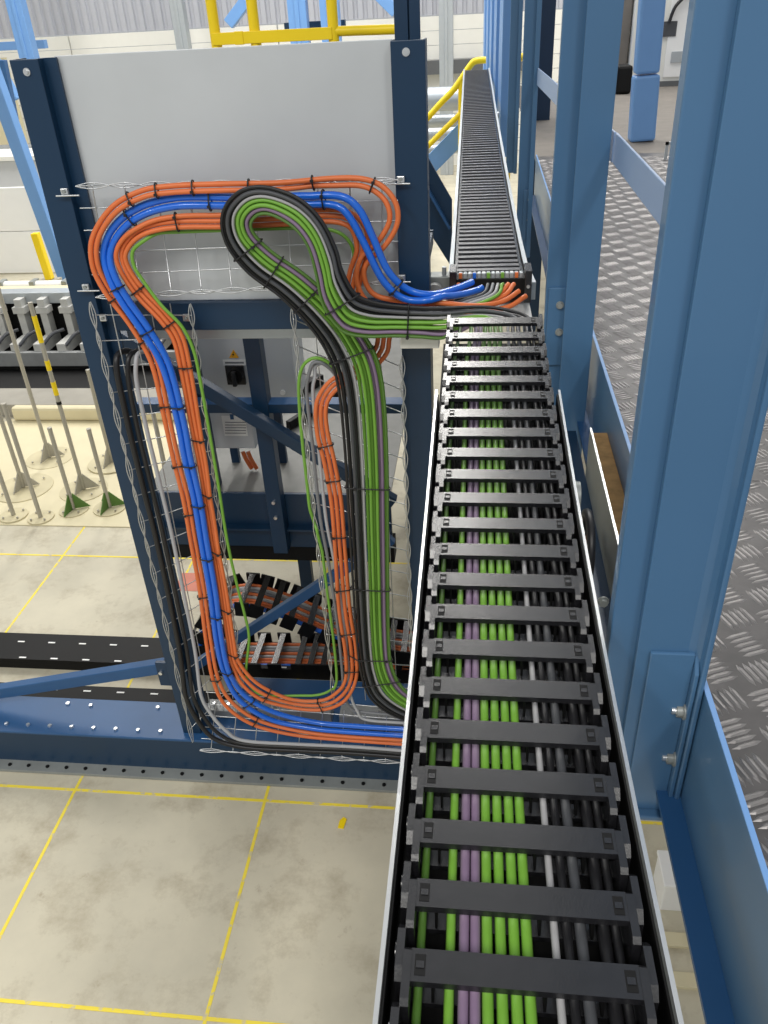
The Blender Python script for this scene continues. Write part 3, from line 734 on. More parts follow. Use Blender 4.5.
far_column(2.70, 546, 567, 598, 280, 4.6, 1.6, 'second blue column from the camera, with two bolts beside its edge', ((560, 305), (559, 332)))
far_column(5.2, 519.5, 531, 535.5, 140, 4.6, 1.9, 'slim blue column, third from the camera along the chain', ((530, 200), (529, 220)))
far_column(8.0, 508, 516, 519.5, 100, 4.6, 1.9, 'narrow distant blue column next to the light blue cladding')
# edge beam of the walkway (web, bottom flange) and knee rail
XE = .400
eb = thing('edge_beam', (XE, 2.0, 1.98), 'blue channel beam edging the checker plate walkway', 'beam')
obj('web', MB().box((XE, -.6, 1.99), (XE+.008, 6.6, 2.275)), 'steel_blue', eb, .002)
obj('bottom_flange', MB().box((XE-.042, -.6, 1.982), (XE, 6.6, 1.992)), 'navy2', eb)  # shade on the flange put into a darker blue than the web
obj('top_trim', MB().box((XE-.0005, -.6, 2.275), (XE+.0085, 6.6, 2.278)), 'light_blue', eb)
mat('rail_blue', (140, 164, 200), .4, var=.03)
c3x = PY(535.5, 140, 5.2).x
for (pa, pb_, lab) in (((XE-.001, 1.142), (XE-.001, 2.70), 'light blue flat rail between the nearest and the second column'), ((XE-.004, 2.71), (c3x-.004, 5.2), 'light blue flat rail between the second and the third column')):
    obj('knee_rail', MB().bar((pa[0], pa[1], 2.905), (pb_[0], pb_[1], 2.905), .008, .085), 'rail_blue', None, .002, lab, 'rail', 'flat knee rails')
# galvanized box between the first two columns and the bits below it
gl = thing('cable_duct', (.35, 1.9, 1.85), 'dull grey metal duct with a rusty dusty top between the two blue columns', 'duct')
zd = 1.995
obj('side_plate', MB().box((.346, 1.20, zd), (.350, 2.30, 2.165)), 'galv_dull', gl)
obj('rim', MB().box((.345, 1.20, 2.165), (.351, 2.30, 2.168)), 'bright_steel', gl)
obj('dusty_ledge', MB().box((.350, 1.20, 2.12), (XE-.001, 2.30, 2.15)), 'dusty', gl)
obj('under_tray', MB().box((.256, 1.22, 1.80), (.346, 2.62, 1.90)), 'black_dark', gl)
obj('bottom_plate', MB().box((.300, 1.22, 1.90), (.346, 2.62, 1.995)), 'navy', gl)
pu = thing('guide_roller', (.26, 1.95, 1.98), 'small metal guide roller with black pulley ring right of the near chain', 'roller')
p = PX(577, 492, .255)
obj('drum', MB().cyl((.232, p.y, p.z-.01), (.262, p.y, p.z-.01), .036, 18), 'galv_dull', pu)
p = PX(584, 540, .265)
ring = [(.272, p.y+.085*math.cos(a), p.z-.02+.085*math.sin(a)) for a in [2*math.pi*k/28 for k in range(28)]]
obj('pulley_ring', MB().tube(ring, .011, 8, True), 'black_rubber', pu)
obj('hub', MB().cyl((.262, p.y, p.z-.02), (.29, p.y, p.z-.02), .03, 14), 'rust', pu)
obj('carrier', MB().box((.262, p.y-.35, p.z-.15), (.31, p.y+.2, p.z-.11)), 'navy', pu, .002)
q = PX(603, 601, .29); bolt_y(pu, V((.29, q.y, q.z)))

# ================================================================== WALKWAY OF CHECKER PLATE
ZW = 2.215
wk = thing('checker_plate_walkway', (1.4, 4, ZW), 'grey checker plate walkway floor with raised tread bars right of the columns', 'walkway')
for i, (y0, y1) in enumerate(((-.6, 1.9), (1.902, 4.4), (4.402, 6.9), (6.902, 8.3), (8.302, 9.4), (9.402, 12.6))):
    obj('plate', MB().box((XE+.008, y0, ZW-.006), (3.2, y1, ZW)), 'checker' if i < 3 else 'brown_board', wk)
def bar_geo(mb, cx_, cy_, ang):
    L, wd, h = .030, .0050, .0024
    c, s = math.cos(ang), math.sin(ang)
    prof = [(-L, 0), (-L*.55, -wd), (L*.55, -wd), (L, 0), (L*.55, wd), (-L*.55, wd)]
    top = [(-L*.7, 0), (-L*.45, -wd*.4), (L*.45, -wd*.4), (L*.7, 0), (L*.45, wd*.4), (-L*.45, wd*.4)]
    vs_ = [(cx_+x*c-y*s, cy_+x*s+y*c, 0) for x, y in prof]+[(cx_+x*c-y*s, cy_+x*s+y*c, h) for x, y in top]
    mb._add(vs_, [(i, (i+1) % 6, (i+1) % 6+6, i+6) for i in range(6)]+[(6,7,8,9,10,11)])
tb = {}
for k, ang in enumerate((math.radians(22), math.radians(112))):
    m_ = MB(); bar_geo(m_, 0, 0, ang); tb[k] = m_.mesh('tread_bar'); tb[k].materials.append(MATS['checker_bar'])
cells = []; PT = .078
for i in range(32):
    for j in range(86):
        cx_ = XE+.055+i*PT; cy_ = .25+j*PT
        if cy_ > 6.8: continue
        cells.append((cx_, cy_, (i+j) % 2))
def vis(cx_, cy_):
    v = V((cx_, cy_, ZW))-CAM; d = v.dot(FW)
    if d < .05: return None
    px = CX+FPX*v.dot(RT)/d; py = CY-FPX*v.dot(UP)/d
    return (px, py, d)
near, rest = [], []
for c in cells:
    q = vis(c[0], c[1])
    if q and 690 < q[0] < 790 and 330 < q[1] < 900 and not (q[0] < 768-(q[1]-385)*.21-6): near.append((q[2], c))
    else: rest.append(c)
near.sort(key=lambda a: a[0]); rest += [c for _, c in near[60:]]
fm = MB()
def bars(c):
    cx_, cy_, par = c; ang = math.radians(22 if par == 0 else 112)
    for k in range(5):
        o = (k-2)*.0135
        yield cx_-math.sin(ang)*o, cy_+math.cos(ang)*o, ang, par
for _, c in near[:60]:
    for x_, y_, a_, par in bars(c): inst('tread_bar', tb[par], wk, (x_, y_, ZW))
for c in rest:
    for x_, y_, a_, par in bars(c): bar_geo(fm, x_, y_, a_)
fo = fm.mesh('tread_bar_field'); fo.materials.append(MATS['checker_bar'])
o = inst('tread_bar_field', fo, wk, (0, 0, ZW)); o['kind'] = 'stuff'

# ================================================================== BEHIND THE WALKWAY COLUMNS
lp = thing('leaning_post', (1.4, 7.5, ZW), 'pale blue square post with a wider foot casing standing on the far walkway', 'post')
pb = PZ(658, 141, ZW); pt_ = PY(651, -60, 7.45)
top = V((pt_.x, 7.5, pt_.z+1.2)); bot = V((pb.x-.13, 7.5, ZW+.004)); hz = PY(655, 76, 7.4).z-ZW
obj('shaft', MB().bar(bot+V((-.02,0,hz+.01)), bot+V((-.08,0,2.4)), .185, .16, (0,1,0)), 'light_blue', lp, .02)
obj('foot_casing', MB().bar(bot, bot+V((-.02,0,hz)), .20, .17, (0,1,0)), 'light_blue', lp, .02)
fr = thing('floor_bracket', (1.5, 7.1, ZW), 'small white bracket on the walkway at the foot of the pale blue post', 'bracket')
q = PZ(664, 160, ZW)
obj('upright', MB().box((q.x, q.y, ZW), (q.x+.02, q.y+.02, ZW+.12)), 'galv', fr); obj('arm', MB().box((q.x, q.y, ZW+.10), (q.x+.10, q.y+.02, ZW+.12)), 'galv', fr)
cb = thing('control_cabinet', (2.2, 11.0, ZW), 'off-white cabinet at the far end of the walkway', 'cabinet')
a, b = PZ(627, 88, ZW), PZ(691, 92, ZW)
obj('body', MB().box((a.x, a.y, ZW+.001), (b.x+.9, a.y+.6, ZW+2.1)), 'white_panel', cb, .01)
obj('plinth', MB().box((a.x+.02, a.y-.02, ZW+.001), (b.x+.88, a.y+.02, ZW+.06)), 'mid_grey', cb)
obj('door', MB().box((a.x+.42, a.y-.015, ZW+.10), (b.x+.85, a.y, ZW+2.0)), 'white', cb, .005)
pq = PY(668, 30, a.y-.02)
obj('label_plate', MB().box((pq.x-.08, a.y-.022, pq.z-.07), (pq.x+.10, a.y-.014, pq.z+.09)), 'grey_dark', cb)
pq = PY(677, 57, a.y-.02)
obj('vent', MB().box((pq.x-.07, a.y-.03, pq.z-.06), (pq.x+.09, a.y-.012, pq.z+.06)), 'galv', cb)
pq = PY(680, 3, a.y-.05)
obj('hose', MB().tube(smooth([pq+V((.12,0,.12)), pq+V((0,0,.02)), pq+V((-.06,0,-.06)), pq+V((-.10,0,-.20))], 5), .02, 8), 'black_rubber', cb)
db = PZ(616, 92, ZW)
obj('black_bin', MB().box((db.x-.05, db.y-.3, ZW+.001), (db.x+.13, db.y, ZW+.30)), 'black_dark', None, .03, 'black bin beside the off-white cabinet on the walkway', 'bin')
nv = obj('navy_column', MB().box((PY(536, 60, 9).x, 9.0, 0), (PY(553, 60, 9).x, 9.2, 4.6)), 'navy', None, .005, 'very dark navy column seen between the second and third blue columns', 'column')
nv2 = obj('grey_column', MB().box((PY(616, 30, 11.8).x, 11.8, 0), (PY(630, 30, 11.8).x, 12.0, 5)), 'brown_board', None, .005, 'brownish grey post behind the second column near the cabinet', 'column')
# light blue clad machine side
a = PY(507, 60, 8.3); b = PY(486, 60, 14.0)
cl = thing('clad_machine', (a.x, 9, 1.8), 'light blue ribbed cladding at the far right of the second chain', 'cladding')
n = 9
for k in range(n):
    u0, u1 = k/n, (k+1)/n
    p0, p1 = a.lerp(b, u0), a.lerp(b, u1); d = (p1-p0).normalized()*.02
    zb_ = PY(505, 157, 8.3).z
    out = .0 if k % 2 else -.045
    obj('cladding_sheet', MB().prism([(p0.x+out, p0.y, zb_), (p1.x+out, p1.y-.005, zb_), (p1.x+.12, p1.y-.005, zb_), (p0.x+.12, p0.y, zb_)], (0, 0, 4.4-zb_)), 'light_blue', cl)
for px, py in ((499, 115), (504, 129)):
    q = PY(px, py, 8.6); obj('bolt', MB().cyl(q, q+V((-.03,0,0)), .03, 8), 'galv', cl)
# yellow handrail of the stair beyond
hr = thing('stair_handrail', (-.4, 8, 1.2), 'yellow sloping handrail with mid rail left of the far chain', 'handrail')
Yh = 11.4
def pt(x, y, Y=Yh): return PY(x, y, Y)
obj('top_rail', MB().tube(smooth([pt(424,122), pt(440,104), pt(455,88), pt(470,66), pt(476,61), pt(486,60)], 4), .038, 10), 'yellow', hr)
obj('mid_rail', MB().tube([pt(424,150), pt(466,108)], .034, 10), 'yellow', hr)
q = pt(461,80); obj('post', MB().cyl((q.x, Yh, 0), q, .035, 10), 'yellow', hr)
lr = thing('landing_rail', (.6, 13, 0), 'short yellow rail glimpsed between two distant blue columns', 'handrail')
ra, rb_ = pt(512,58,13), pt(536,56,13)
obj('rail', MB().cyl(ra, rb_, .05, 8), 'yellow', lr)
for q in (ra, rb_): obj('post', MB().cyl((q.x, q.y, 0), q, .03, 8), 'yellow', lr)
st = obj('stair_stringer', MB().bar(V((pt(436,172).x-1.5, Yh+.16, .12)), pt(466,130)+V((0,.16,0)), .06, .22), 'light_blue', None, .005, 'pale blue stair stringer below the yellow handrail', 'stair')
# pipes, machine and galvanized column behind the stair
for k, (y, r, lab) in enumerate(((100, .16, 'thick silver pipe running sideways behind the yellow handrail'), (122, .09, 'thin silver pipe below the thick one behind the handrail'), (135, .10, 'grey pipe low behind the handrail'), (150, .07, 'lowest pale pipe behind the handrail'))):
    pa, pb_ = PY(418, y, 13+.3*k), PY(470, y-2, 13+.3*k)
    tp_ = thing('silver_pipe', (pb_.x, pb_.y, 0), lab, 'pipe', 'pipes behind the handrail')
    obj('tube', MB().cyl(pa, pb_, r, 14), 'galv', tp_); obj('stand', MB().box((pb_.x-.12, pb_.y-.03, 0), (pb_.x-.06, pb_.y+.03, pb_.z-r*.9)), 'galv_dull', tp_)
obj('grey_ledge_beam', MB().box((-2.6, 19.75, 1.87), (1.0, 19.97, 2.13)), 'mid_grey', None, 0, 'dark grey horizontal beam across the white far wall', 'beam')
def vcol(px, y, Y, hw, m, lab, name='galvanized_column', z0=0, z1=8, cat='column'):
    p = PY(px, y, Y); return obj(name, MB().box((p.x-hw, Y, z0), (p.x+hw, Y+.25, z1)).box((p.x-hw*.25, Y-.02, z0), (p.x+hw*.25, Y, z1)), m, None, .01, lab, cat)
vcol(446, 30, 18.8, .14, 'galv', 'galvanized column on the far wall right of the navy post')
vcol(178, 20, 18.8, .13, 'galv', 'galvanized column on the far wall above the grey sheet panel')
vcol(17, 20, 17, .15, 'light_blue', 'blue building column at the top left', 'building_column')
vcol(297, 15, 17, .17, 'light_blue', 'blue building column behind the yellow railing, left of its pair', 'building_column')
vcol(329, 12, 17, .17, 'light_blue', 'blue building column behind the yellow railing, right of its pair', 'building_column')
obj('wall_rail', MB().box((PY(-40, 47, 18).x, 18, 2.78), (PY(45, 47, 18).x, 18.15, 2.93)), 'light_blue', None, .005, 'blue horizontal wall rail at the top left', 'beam')
obj('wall_rail', MB().box((PY(284, 25, 18).x, 18, 2.86), (PY(345, 25, 18).x, 18.15, 3.0)), 'navy', None, .005, 'dark horizontal rail between the pair of blue building columns', 'beam')
def diag(x0, y0, x1, y1, Y, wd, m, lab, name='blue_brace'):
    return obj(name, MB().bar(PY(x0, y0, Y), PY(x1, y1, Y), wd, wd), m, None, .01, lab, 'brace')
diag(229, 24, 256, -12, 17.5, .2, 'light_blue', 'short blue wind brace above the grey panel, left of the yellow posts')
diag(396, 12, 370, -14, 17.5, .2, 'light_blue', 'blue wind brace at the top, beside the tall navy post')
diag(-12, 60, 74, 300, 10.7, .165, 'light_blue', 'long pale blue brace sloping down left of the panel', 'blue_brace')
diag(-6, 60, 16, 100, 15, .16, 'light_blue', 'short pale blue brace near the top left corner')
diag(2, 60, 14, 120, 14, .12, 'navy2', 'thin dark blue upright at the left edge behind the pale brace')
# left background: grey box units, white partition, yellow bar, conveyor
lbk = thing('partition', (-8, 11.8, 0), 'white boarded partition behind the conveyor at the left', 'partition')
for k in range(2):
    for j in range(3): obj('board', MB().box((-9.6+j*1.6, 11.8, k*.62+.02), (-8.02+j*1.6, 11.86, k*.62+.63)), 'white', lbk, .004)
gb = thing('grey_cabinet_row', (-9, 14, 0), 'light grey cabinet row above the white partition at the left', 'cabinet')
obj('body', MB().box((-11, 13.5, 0), (-4.8, 14.3, 1.38)), 'box_grey', gb, .01); obj('top', MB().box((-11.1, 13.4, 1.38), (-4.7, 14.3, 1.44)), 'white_panel', gb)
for k, (y, lab) in enumerate(((151, 'grey pipe high on the left behind the pale blue brace'), (163, 'thin dark pipe just below the grey one at the left'))):
    obj('wall_pipe', MB().cyl(PY(-30, y+1, 16), PY(40, y-2, 16), .10-.05*k, 10), 'machine_grey' if k == 0 else 'grey_dark', None, 0, lab, 'pipe')
obj('beige_panel', MB().box((PY(-20, 80, 18.5).x, 18.5, PY(0, 148, 18.5).z), (PY(10, 80, 18.5).x, 18.6, PY(0, 58, 18.5).z)), 'cream', None, 0, 'beige wall panel at the top left edge', 'panel')
yb0, yb1 = PY(50, 279, 9.75), PY(35, 233, 9.75)
ybo = thing('yellow_stop_bar', (yb0.x, 9.75, yb0.z), 'short yellow bar standing by the white partition left of the panel', 'bar')
obj('bar', MB().bar(yb0, yb1, .09, .09, (0,1,0)), 'yellow', ybo, .008)
obj('shoe', MB().box((yb0.x-.12, 9.70, yb0.z-.03), (yb0.x+.12, 9.83, yb0.z)), 'stake', ybo)
# conveyor row
cv = thing('roller_conveyor', (-4.6, 8.3, 0), 'grey roller conveyor with upright brackets in front of the partition', 'conveyor')
def cz(py, Y): return PY(20, py, Y).z
obj('rear_deck', MB().box((-7.5, 8.75, .35), (-3.2, 9.9, .42)), 'stake_base', cv)
obj('rear_rail', MB().box((-7.5, 8.9, .42), (-3.2, 9.1, .62)), 'cream', cv, .01)
obj('rear_pipe', MB().cyl((-7.5, 9.5, .50), (-3.2, 9.5, .50), .06, 12), 'white', cv)
for k in range(10): obj('pipe_clip', MB().box((-6.8+k*.42, 9.42, .44), (-6.74+k*.42, 9.58, .57)), 'galv_dull', cv)
obj('base', MB().box((-7.5, 8.0, 0), (-3.2, 8.7, .10)), 'black_dark', cv)
obj('pit_dark', MB().box((-7.5, 7.24, 0), (-2.6, 8.0, .012)), 'black_dark', cv)  # flat black slab standing in for the dark of a pit
obj('front_rail', MB().box((-7.5, 7.96, .06), (-3.2, 8.02, .22)), 'machine_grey', cv, .005)
obj('back_plate', MB().box((-7.5, 8.5, .1), (-3.2, 8.56, .70)), 'black_dark', cv)
obj('top_rail', MB().box((-7.5, 8.42, .62), (-3.2, 8.6, .74)), 'galv', cv, .005)
brm = MB().box((-.05, 8.0-8.2, .18), (.05, 8.45-8.2, .30)).box((-.04, .10, .25), (.04, .22, .70)).box((-.07,.08,.55),(.07,.2,.62)).mesh('bracket'); brm.materials.append(MATS['bracket_pale'])
brm2 = MB().tube(smooth([(.05,-.18,.28),(.12,-.05,.36),(.22,.05,.38)],4), .02, 6).mesh('hose'); brm2.materials.append(MATS['grey_dark'])
for k in range(14):
    inst('bracket', brm, cv, (-6.7+k*.27, 8.2, 0)); inst('hose', brm2, cv, (-6.7+k*.27, 8.2, 0))
obj('floor_kerb', MB().box((-7.5, 6.82, 0), (-2.2, 7.22, .13)), 'concrete', None, .01, 'low rough concrete kerb in front of the dark conveyor base', 'kerb')
mb = MB().prism([(-5.3,4.9,0),(-1.3,4.9,0),(-1.3,6.75,0),(-4.55,6.75,0),(-4.75,6.4,0),(-5.3,6.0,0)], (0,0,.008))
sm_ = thing('floor_mat', (-3, 5.8, 0), 'cream floor mat with a raised back edge under the stakes', 'mat')
obj('sheet', mb, 'cream', sm_)
obj('lip', MB().prism([(-4.5,6.70,.008),(-1.3,6.70,.008),(-1.3,6.80,.008),(-4.5,6.80,.008)], (0,0,.14)), 'cream', sm_, .03)
# stakes with round bases
SK = [((50,458),(5,290),27,'tall stake standing farthest back on the mat'),((84,490),(38,305),31,'tall stake with yellow bands beside the navy post'),((24,488),(0,405),33,'stake on a wide disc near the left edge of the picture'),
      ((74,510),(49,430),19,'stake with dark green fins on a small disc, front row'),((110,508),(90,431),19,'stake with green fins on a small disc, right end of the front row'),((41,518),(7,406),17,'slim stake without fins on a small disc in the front row'),
      ((14,516),(-8,440),18,'short stake on a small disc at the left end of the front row'),((112,463),(88,372),27,'stake partly hidden behind the navy post'),((176,517),(154,408),19,'stake seen through the wire tray between the cables')]
for i, (bp, tp, rx, lab) in enumerate(SK):
    b = PZ(bp[0], bp[1], .008); t = PY(tp[0], tp[1], b.y); d = (b-CAM).dot(FW); R = (.76 if i in (1, 3, 5, 6) else .86)*rx*d/FPX
    s = thing('marker_stake', (b.x, b.y, .008), lab, 'stake', 'stakes with round bases')
    obj('base_disc', MB().tube([(b.x,b.y,.0081+.0001*i),(b.x,b.y,.012+.0013*i)], R, 28), 'stake_base', s)
    obj('pipe', MB().cyl((b.x,b.y,.022), (b.x,b.y,t.z), .017, 10), 'stake', s)
    if i not in (5, 6):
        for k in range(3):
            a = math.radians(20+120*k); dx, dy = math.cos(a), math.sin(a); nx, ny = -dy*.004, dx*.004
            obj('fin', MB().prism([(b.x+nx,b.y+ny,.022),(b.x+dx*.13+nx,b.y+dy*.13+ny,.022),(b.x+dx*.02+nx,b.y+dy*.02+ny,.16)], (-2*nx,-2*ny,0)), 'green_dark' if i in (3, 4) else 'stake', s)
    for k in range(4):
        a = math.radians(50+90*k); obj('screw', MB().cyl((b.x+R*.75*math.cos(a), b.y+R*.75*math.sin(a), .022), (b.x+R*.75*math.cos(a), b.y+R*.75*math.sin(a), .036), .008, 6), 'stake', s)
    if i == 1:
        for f0, f1 in ((.55,.62),(.68,.73),(.82,.95)): obj('yellow_band', MB().cyl((b.x,b.y,t.z*f0),(b.x,b.y,t.z*f1),.019,10), 'yellow', s)
        obj('black_band', MB().cyl((b.x,b.y,t.z*.50),(b.x,b.y,t.z*.515),.02,10), 'black_dark', s)
    obj('cap', MB().cyl((b.x,b.y,t.z),(b.x,b.y,t.z+.02),.018,10), 'stake', s)

# ================================================================== BEHIND THE PANEL
# platform with fascia beam
XPL = PY(152, 520, 3.2).x; XPR = -.40
pf = thing('rear_platform', (-.8, 3.8, .95), 'grey platform deck with navy fascia, post and diagonal brace behind the panel', 'platform')
zp = PY(340, 495, 3.2).z
obj('deck', MB().box((XPL, 3.22, zp-.01), (XPR, 6.2, zp)), 'deck_grey', pf)
obj('fascia', MB().box((XPL, 3.2, PY(340, 548, 3.2).z), (XPR, 3.22, zp)), 'navy', pf, .003)
obj('fascia_flange', MB().box((XPL, 3.16, PY(340, 528, 3.2).z), (XPR, 3.2, PY(340, 526, 3.2).z)), 'navy', pf)
obj('under_shadow', MB().box((XPL, 3.24, PY(340, 566, 3.2).z), (XPR, 3.34, PY(340, 548, 3.2).z)), 'black_dark', pf)  # black bar standing in for the shadow under the fascia
for (sx, sy) in ((XPL+.06, 6.1), (XPR-.06, 6.1), (XPR-.06, 5.0)): obj('leg', MB().box((sx-.04, sy-.04, 0), (sx+.04, sy+.04, zp-.01)), 'navy', pf)
# post frame on the platform
rf = pf
p0, p1 = PY(252, 340, 3.15), PY(283, 550, 3.15)
xm = (p0.x+p1.x)/2
obj('post', MB().box((xm-.035, 3.12, p1.z), (xm+.035, 3.19, p0.z+.1)), 'navy', rf, .003)
for py in (502, 517):
    q = PY(268, py, 3.12); obj('bolt', MB().cyl(V((xm-.0,3.12,q.z)), V((xm-.0,3.108,q.z)), .009, 6), 'bright_steel', rf)
zr = PY(300, 407, 3.15).z
obj('rail', MB().box((-1.5, 3.13, zr-.022), (-.22, 3.19, zr+.022)), 'navy', rf, .003)
obj('rail_lit_top', MB().box((-1.5, 3.125, zr+.022), (-.22, 3.195, zr+.026)), 'navy2', rf)  # light on the navy rail's top put into a lighter strip
obj('diagonal', MB().bar(PY(96, 322, 3.06), PY(394, 502, 3.06), .05, .055), 'navy', rf, .004)
obj('upright', MB().box((PY(196, 420, 3.3).x, 3.22, zp), (PY(211, 420, 3.3).x, 3.3, 2.2)), 'navy', rf, .003)
# electrical boxes
e1 = thing('isolator_box', (-1.2, 3.62, zp), 'grey electrical box with a black rotary switch and a yellow warning triangle', 'electrical box')
def rect(x0, y0, x1, y1, Y, dep): 
    a = PY(x0, y0, Y); b = PY(x1, y1, Y); c = PY(x0, y1, Y)
    return MB().box(((a.x+c.x)/2, Y, b.z), (b.x, Y+dep, a.z))
obj('casing', rect(196, 330, 253.5, 404, 3.35, .2), 'box_grey', e1, .008)
obj('switch_plate', rect(226, 366, 246, 385, 3.338, .012), 'black_rubber', e1, .003)
q = PY(236, 375, 3.325); obj('switch_dial', MB().cyl(q+V((0,.012,0)), q+V((0,-.02,0)), .034, 18), 'black_dark', e1)
obj('switch_knob', MB().box((q.x-.009, q.y-.045, q.z-.04), (q.x+.009, q.y-.02, q.z+.03)), 'black_rubber', e1, .004)
obj('label_strip', rect(223, 360, 246, 365.5, 3.346, .005), 'white', e1)
for k in range(1): obj('label_text', rect(225, 362, 244, 363.5, 3.345, .004), 'grey_cable', e1)
tri = pixpoly([(229, 358), (238.5, 358), (233, 350)], 3.344)
obj('warning_triangle', MB().prism(tri, (0, .006, 0)), 'warn', e1)
tri2 = pixpoly([(232.2, 357), (234.2, 354.3), (233.2, 354.2), (233.8, 352), (231.9, 355), (233, 355)], 3.343)
obj('warning_bolt_mark', MB().prism(tri2, (0, .002, 0)), 'black_dark', e1)
e2 = thing('terminal_box', (-1.15, 3.62, zp), 'lower grey box with a printed notice under the isolator box', 'electrical box')
obj('casing', rect(211, 412, 256, 449, 3.35, .18), 'box_grey', e2, .008)
obj('notice', rect(223, 416, 248, 436, 3.346, .005), 'white', e2)
for k in range(5): obj('notice_line', rect(225, 422+k*2.7, 246, 422.8+k*2.7, 3.345, .003), 'grey_cable', e2)
obj('notice_emblem', rect(230, 414.5, 234, 419.5, 3.345, .003), 'navy2', e2)
e3 = thing('junction_cabinet', (-.9, 3.62, zp), 'plain grey cabinet right of the navy post behind the panel', 'electrical box')
obj('casing', rect(255, 330, 298, 402, 3.35, .22), 'box_grey', e3, .006)
q = PY(283, 392, 3.35); obj('screw', MB().cyl(q, q+V((0,-.01,0)), .012, 10), 'white', e3)
for k, (x0, x1) in enumerate(((243, 252), (248, 257))):
    obj('orange_cable', MB().tube(smooth([PY(x0, 452, 3.42), PY(x0+3, 459, 3.42), PY(x1-3, 464, 3.42), V((PY(x1, 470, 3.42).x, 3.42, zp+.013))], 5), .011, 8), 'orange', None, 0, ('short orange cable dropping from the terminal box', 'second short orange cable dropping from the terminal box, on the right')[k], 'cable')
obj('cable_ladder', MB().bar((-1.30, 3.86, zp+.032), (-.95, 4.5, zp+.032), .05, .06), 'black_dark', None, .004, 'black rail lying across the rear platform behind the boxes', 'rail')
obj('cable_ladder', MB().bar((-1.02, 3.86, zp+.032), (-.74, 4.4, zp+.032), .03, .05), 'black_dark', None, .004, 'thin black rail across the rear platform, right of the wider one', 'rail')
for e_, x_, zt_ in ((e1, 200, PY(220, 404, 3.35).z), (e2, 232, PY(232, 449, 3.35).z), (e3, 280, PY(280, 402, 3.35).z)):
    q = PY(x_, 440, 3.5); obj('mounting_leg', MB().box((q.x-.02, 3.50, zp+.0008), (q.x+.02, 3.53, zt_+.01)), 'navy', e_)
# brace from right post to the right, post extension above the panel, yellow railing above
sb = thing('side_brace', (-.1, 4.3, 2), 'navy diagonal brace running from behind the right post to under the far chain', 'brace')
obj('web', MB().prism(pixpoly([(410,128),(428,158),(452,200),(452,268),(428,230),(410,200)], 4.3), (0,.02,0)), 'navy', sb)
obj('flange', MB().bar(PY(410,158,4.28), PY(450,228,4.28), .05, .012), 'navy2', sb)
obj('tail', MB().box((PY(410,160,4.3).x, 4.325, 0), (PY(410,160,4.3).x+.05, 4.38, PY(410,130,4.3).z)), 'navy', sb)
ux0, ux1 = PY(394, 20, 3.05).x, PY(420, 20, 3.05).x
up_ = thing('upper_post', ((ux0+ux1)/2, 3.05, 0), 'dark navy column rising behind the right post of the panel', 'column')
obj('left_flange', MB().box((ux0, 3.05, 0), (ux0+.045, 3.065, 4.8)), 'navy', up_, .002); obj('right_flange', MB().box((ux1-.035, 3.05, 0), (ux1, 3.065, 4.8)), 'navy', up_, .002)
obj('web', MB().box((ux0+.02, 3.08, 0), (ux1-.015, 3.09, 4.8)), 'navy', up_)
yr = thing('yellow_railing', (-.8, 3.6, 1.3), 'yellow tube railing rising behind the top of the grey sheet panel', 'railing')
for px, py in ((214, 50), (254, 47), (333, 44)):
    q = PY(px, 25, 3.6); obj('post', MB().cyl((q.x, 3.6, 2.46), (q.x, 3.6, 4.3), .021, 12), 'yellow', yr)
q0, q1, q2 = PY(214, 40, 3.6), PY(333, 35, 3.6), PY(400, 29, 3.6)
obj('flat_rail', MB().box((q0.x, 3.575, q0.z-.018), (q1.x, 3.585, q0.z+.024)), 'yellow', yr, .002)
obj('base_rail', MB().box((q0.x-.06, 3.575, 2.40), (ux1, 3.625, 2.46)), 'navy', yr)
obj('base_link', MB().box((ux1-.03, 3.09, 2.40), (ux1, 3.6, 2.46)), 'navy', yr)
obj('rail_joint', MB().box((q0.x+.09, 3.572, q0.z-.02), (q0.x+.125, 3.588, q0.z+.026)), 'yellow', yr, .002)
obj('round_rail', MB().cyl((q1.x, 3.6, q1.z+.012), (q2.x, 3.6, q2.z), .018, 12), 'yellow', yr)

# low drag chain loop on the floor behind the panel
lo = thing('floor_cable_chain', (-.9, 3.9, 0), 'black cable chain curling over itself on the floor behind the panel', 'cable chain')
LP = [(445,668,3.50),(400,660,3.50),(340,655,3.50),(280,654,3.50),(235,652,3.50),(208,640,3.50),(207,618,3.50),(222,600,3.50),(248,594,3.50),(285,604,3.50),(330,622,3.50),(380,638,3.50),(445,646,3.50)]
lpth = smooth([PY(*q) for q in LP], 5)
acc = 0; last = lpth[0]; wv = V((0, .13, 0))
mbs = None
links = []
for i in range(1, len(lpth)):
    acc += (lpth[i]-last).length; last = lpth[i]
    if acc > .072 or i == 1:
        acc = 0; links.append(i)
for i in links:
    c = lpth[i]; t = (lpth[min(i+1, len(lpth)-1)]-lpth[i-1]).normalized(); nrm = V((-t.z, 0, t.x))
    if nrm.z < 0 and c.z < .0: nrm = -nrm
    a = c-t*.017; 
    obj('crossbar', MB().prism([a+nrm*.036-wv, a+nrm*.046-wv, a+t*.034+nrm*.046-wv, a+t*.034+nrm*.036-wv], wv*2), 'black_plastic', lo)
    obj('crossbar', MB().prism([a-nrm*.036-wv, a-nrm*.046-wv, a+t*.034-nrm*.046-wv, a+t*.034-nrm*.036-wv], wv*2), 'black_plastic', lo)
    for s in (-1, 1):
        b0 = c-t*.04; obj('side_link', MB().prism([b0-nrm*.046+wv*s*1.0, b0+nrm*.046+wv*s, b0+t*.08+nrm*.046+wv*s, b0+t*.08-nrm*.046+wv*s], wv*s*.08), 'black_dark', lo)
fcs = [('orange', -.074), ('orange', -.050), ('blue_cable', -.102), ('white_cable', -.024), ('orange', .004), ('grey_cable', .030), ('white_cable', .056), ('orange', .084)]
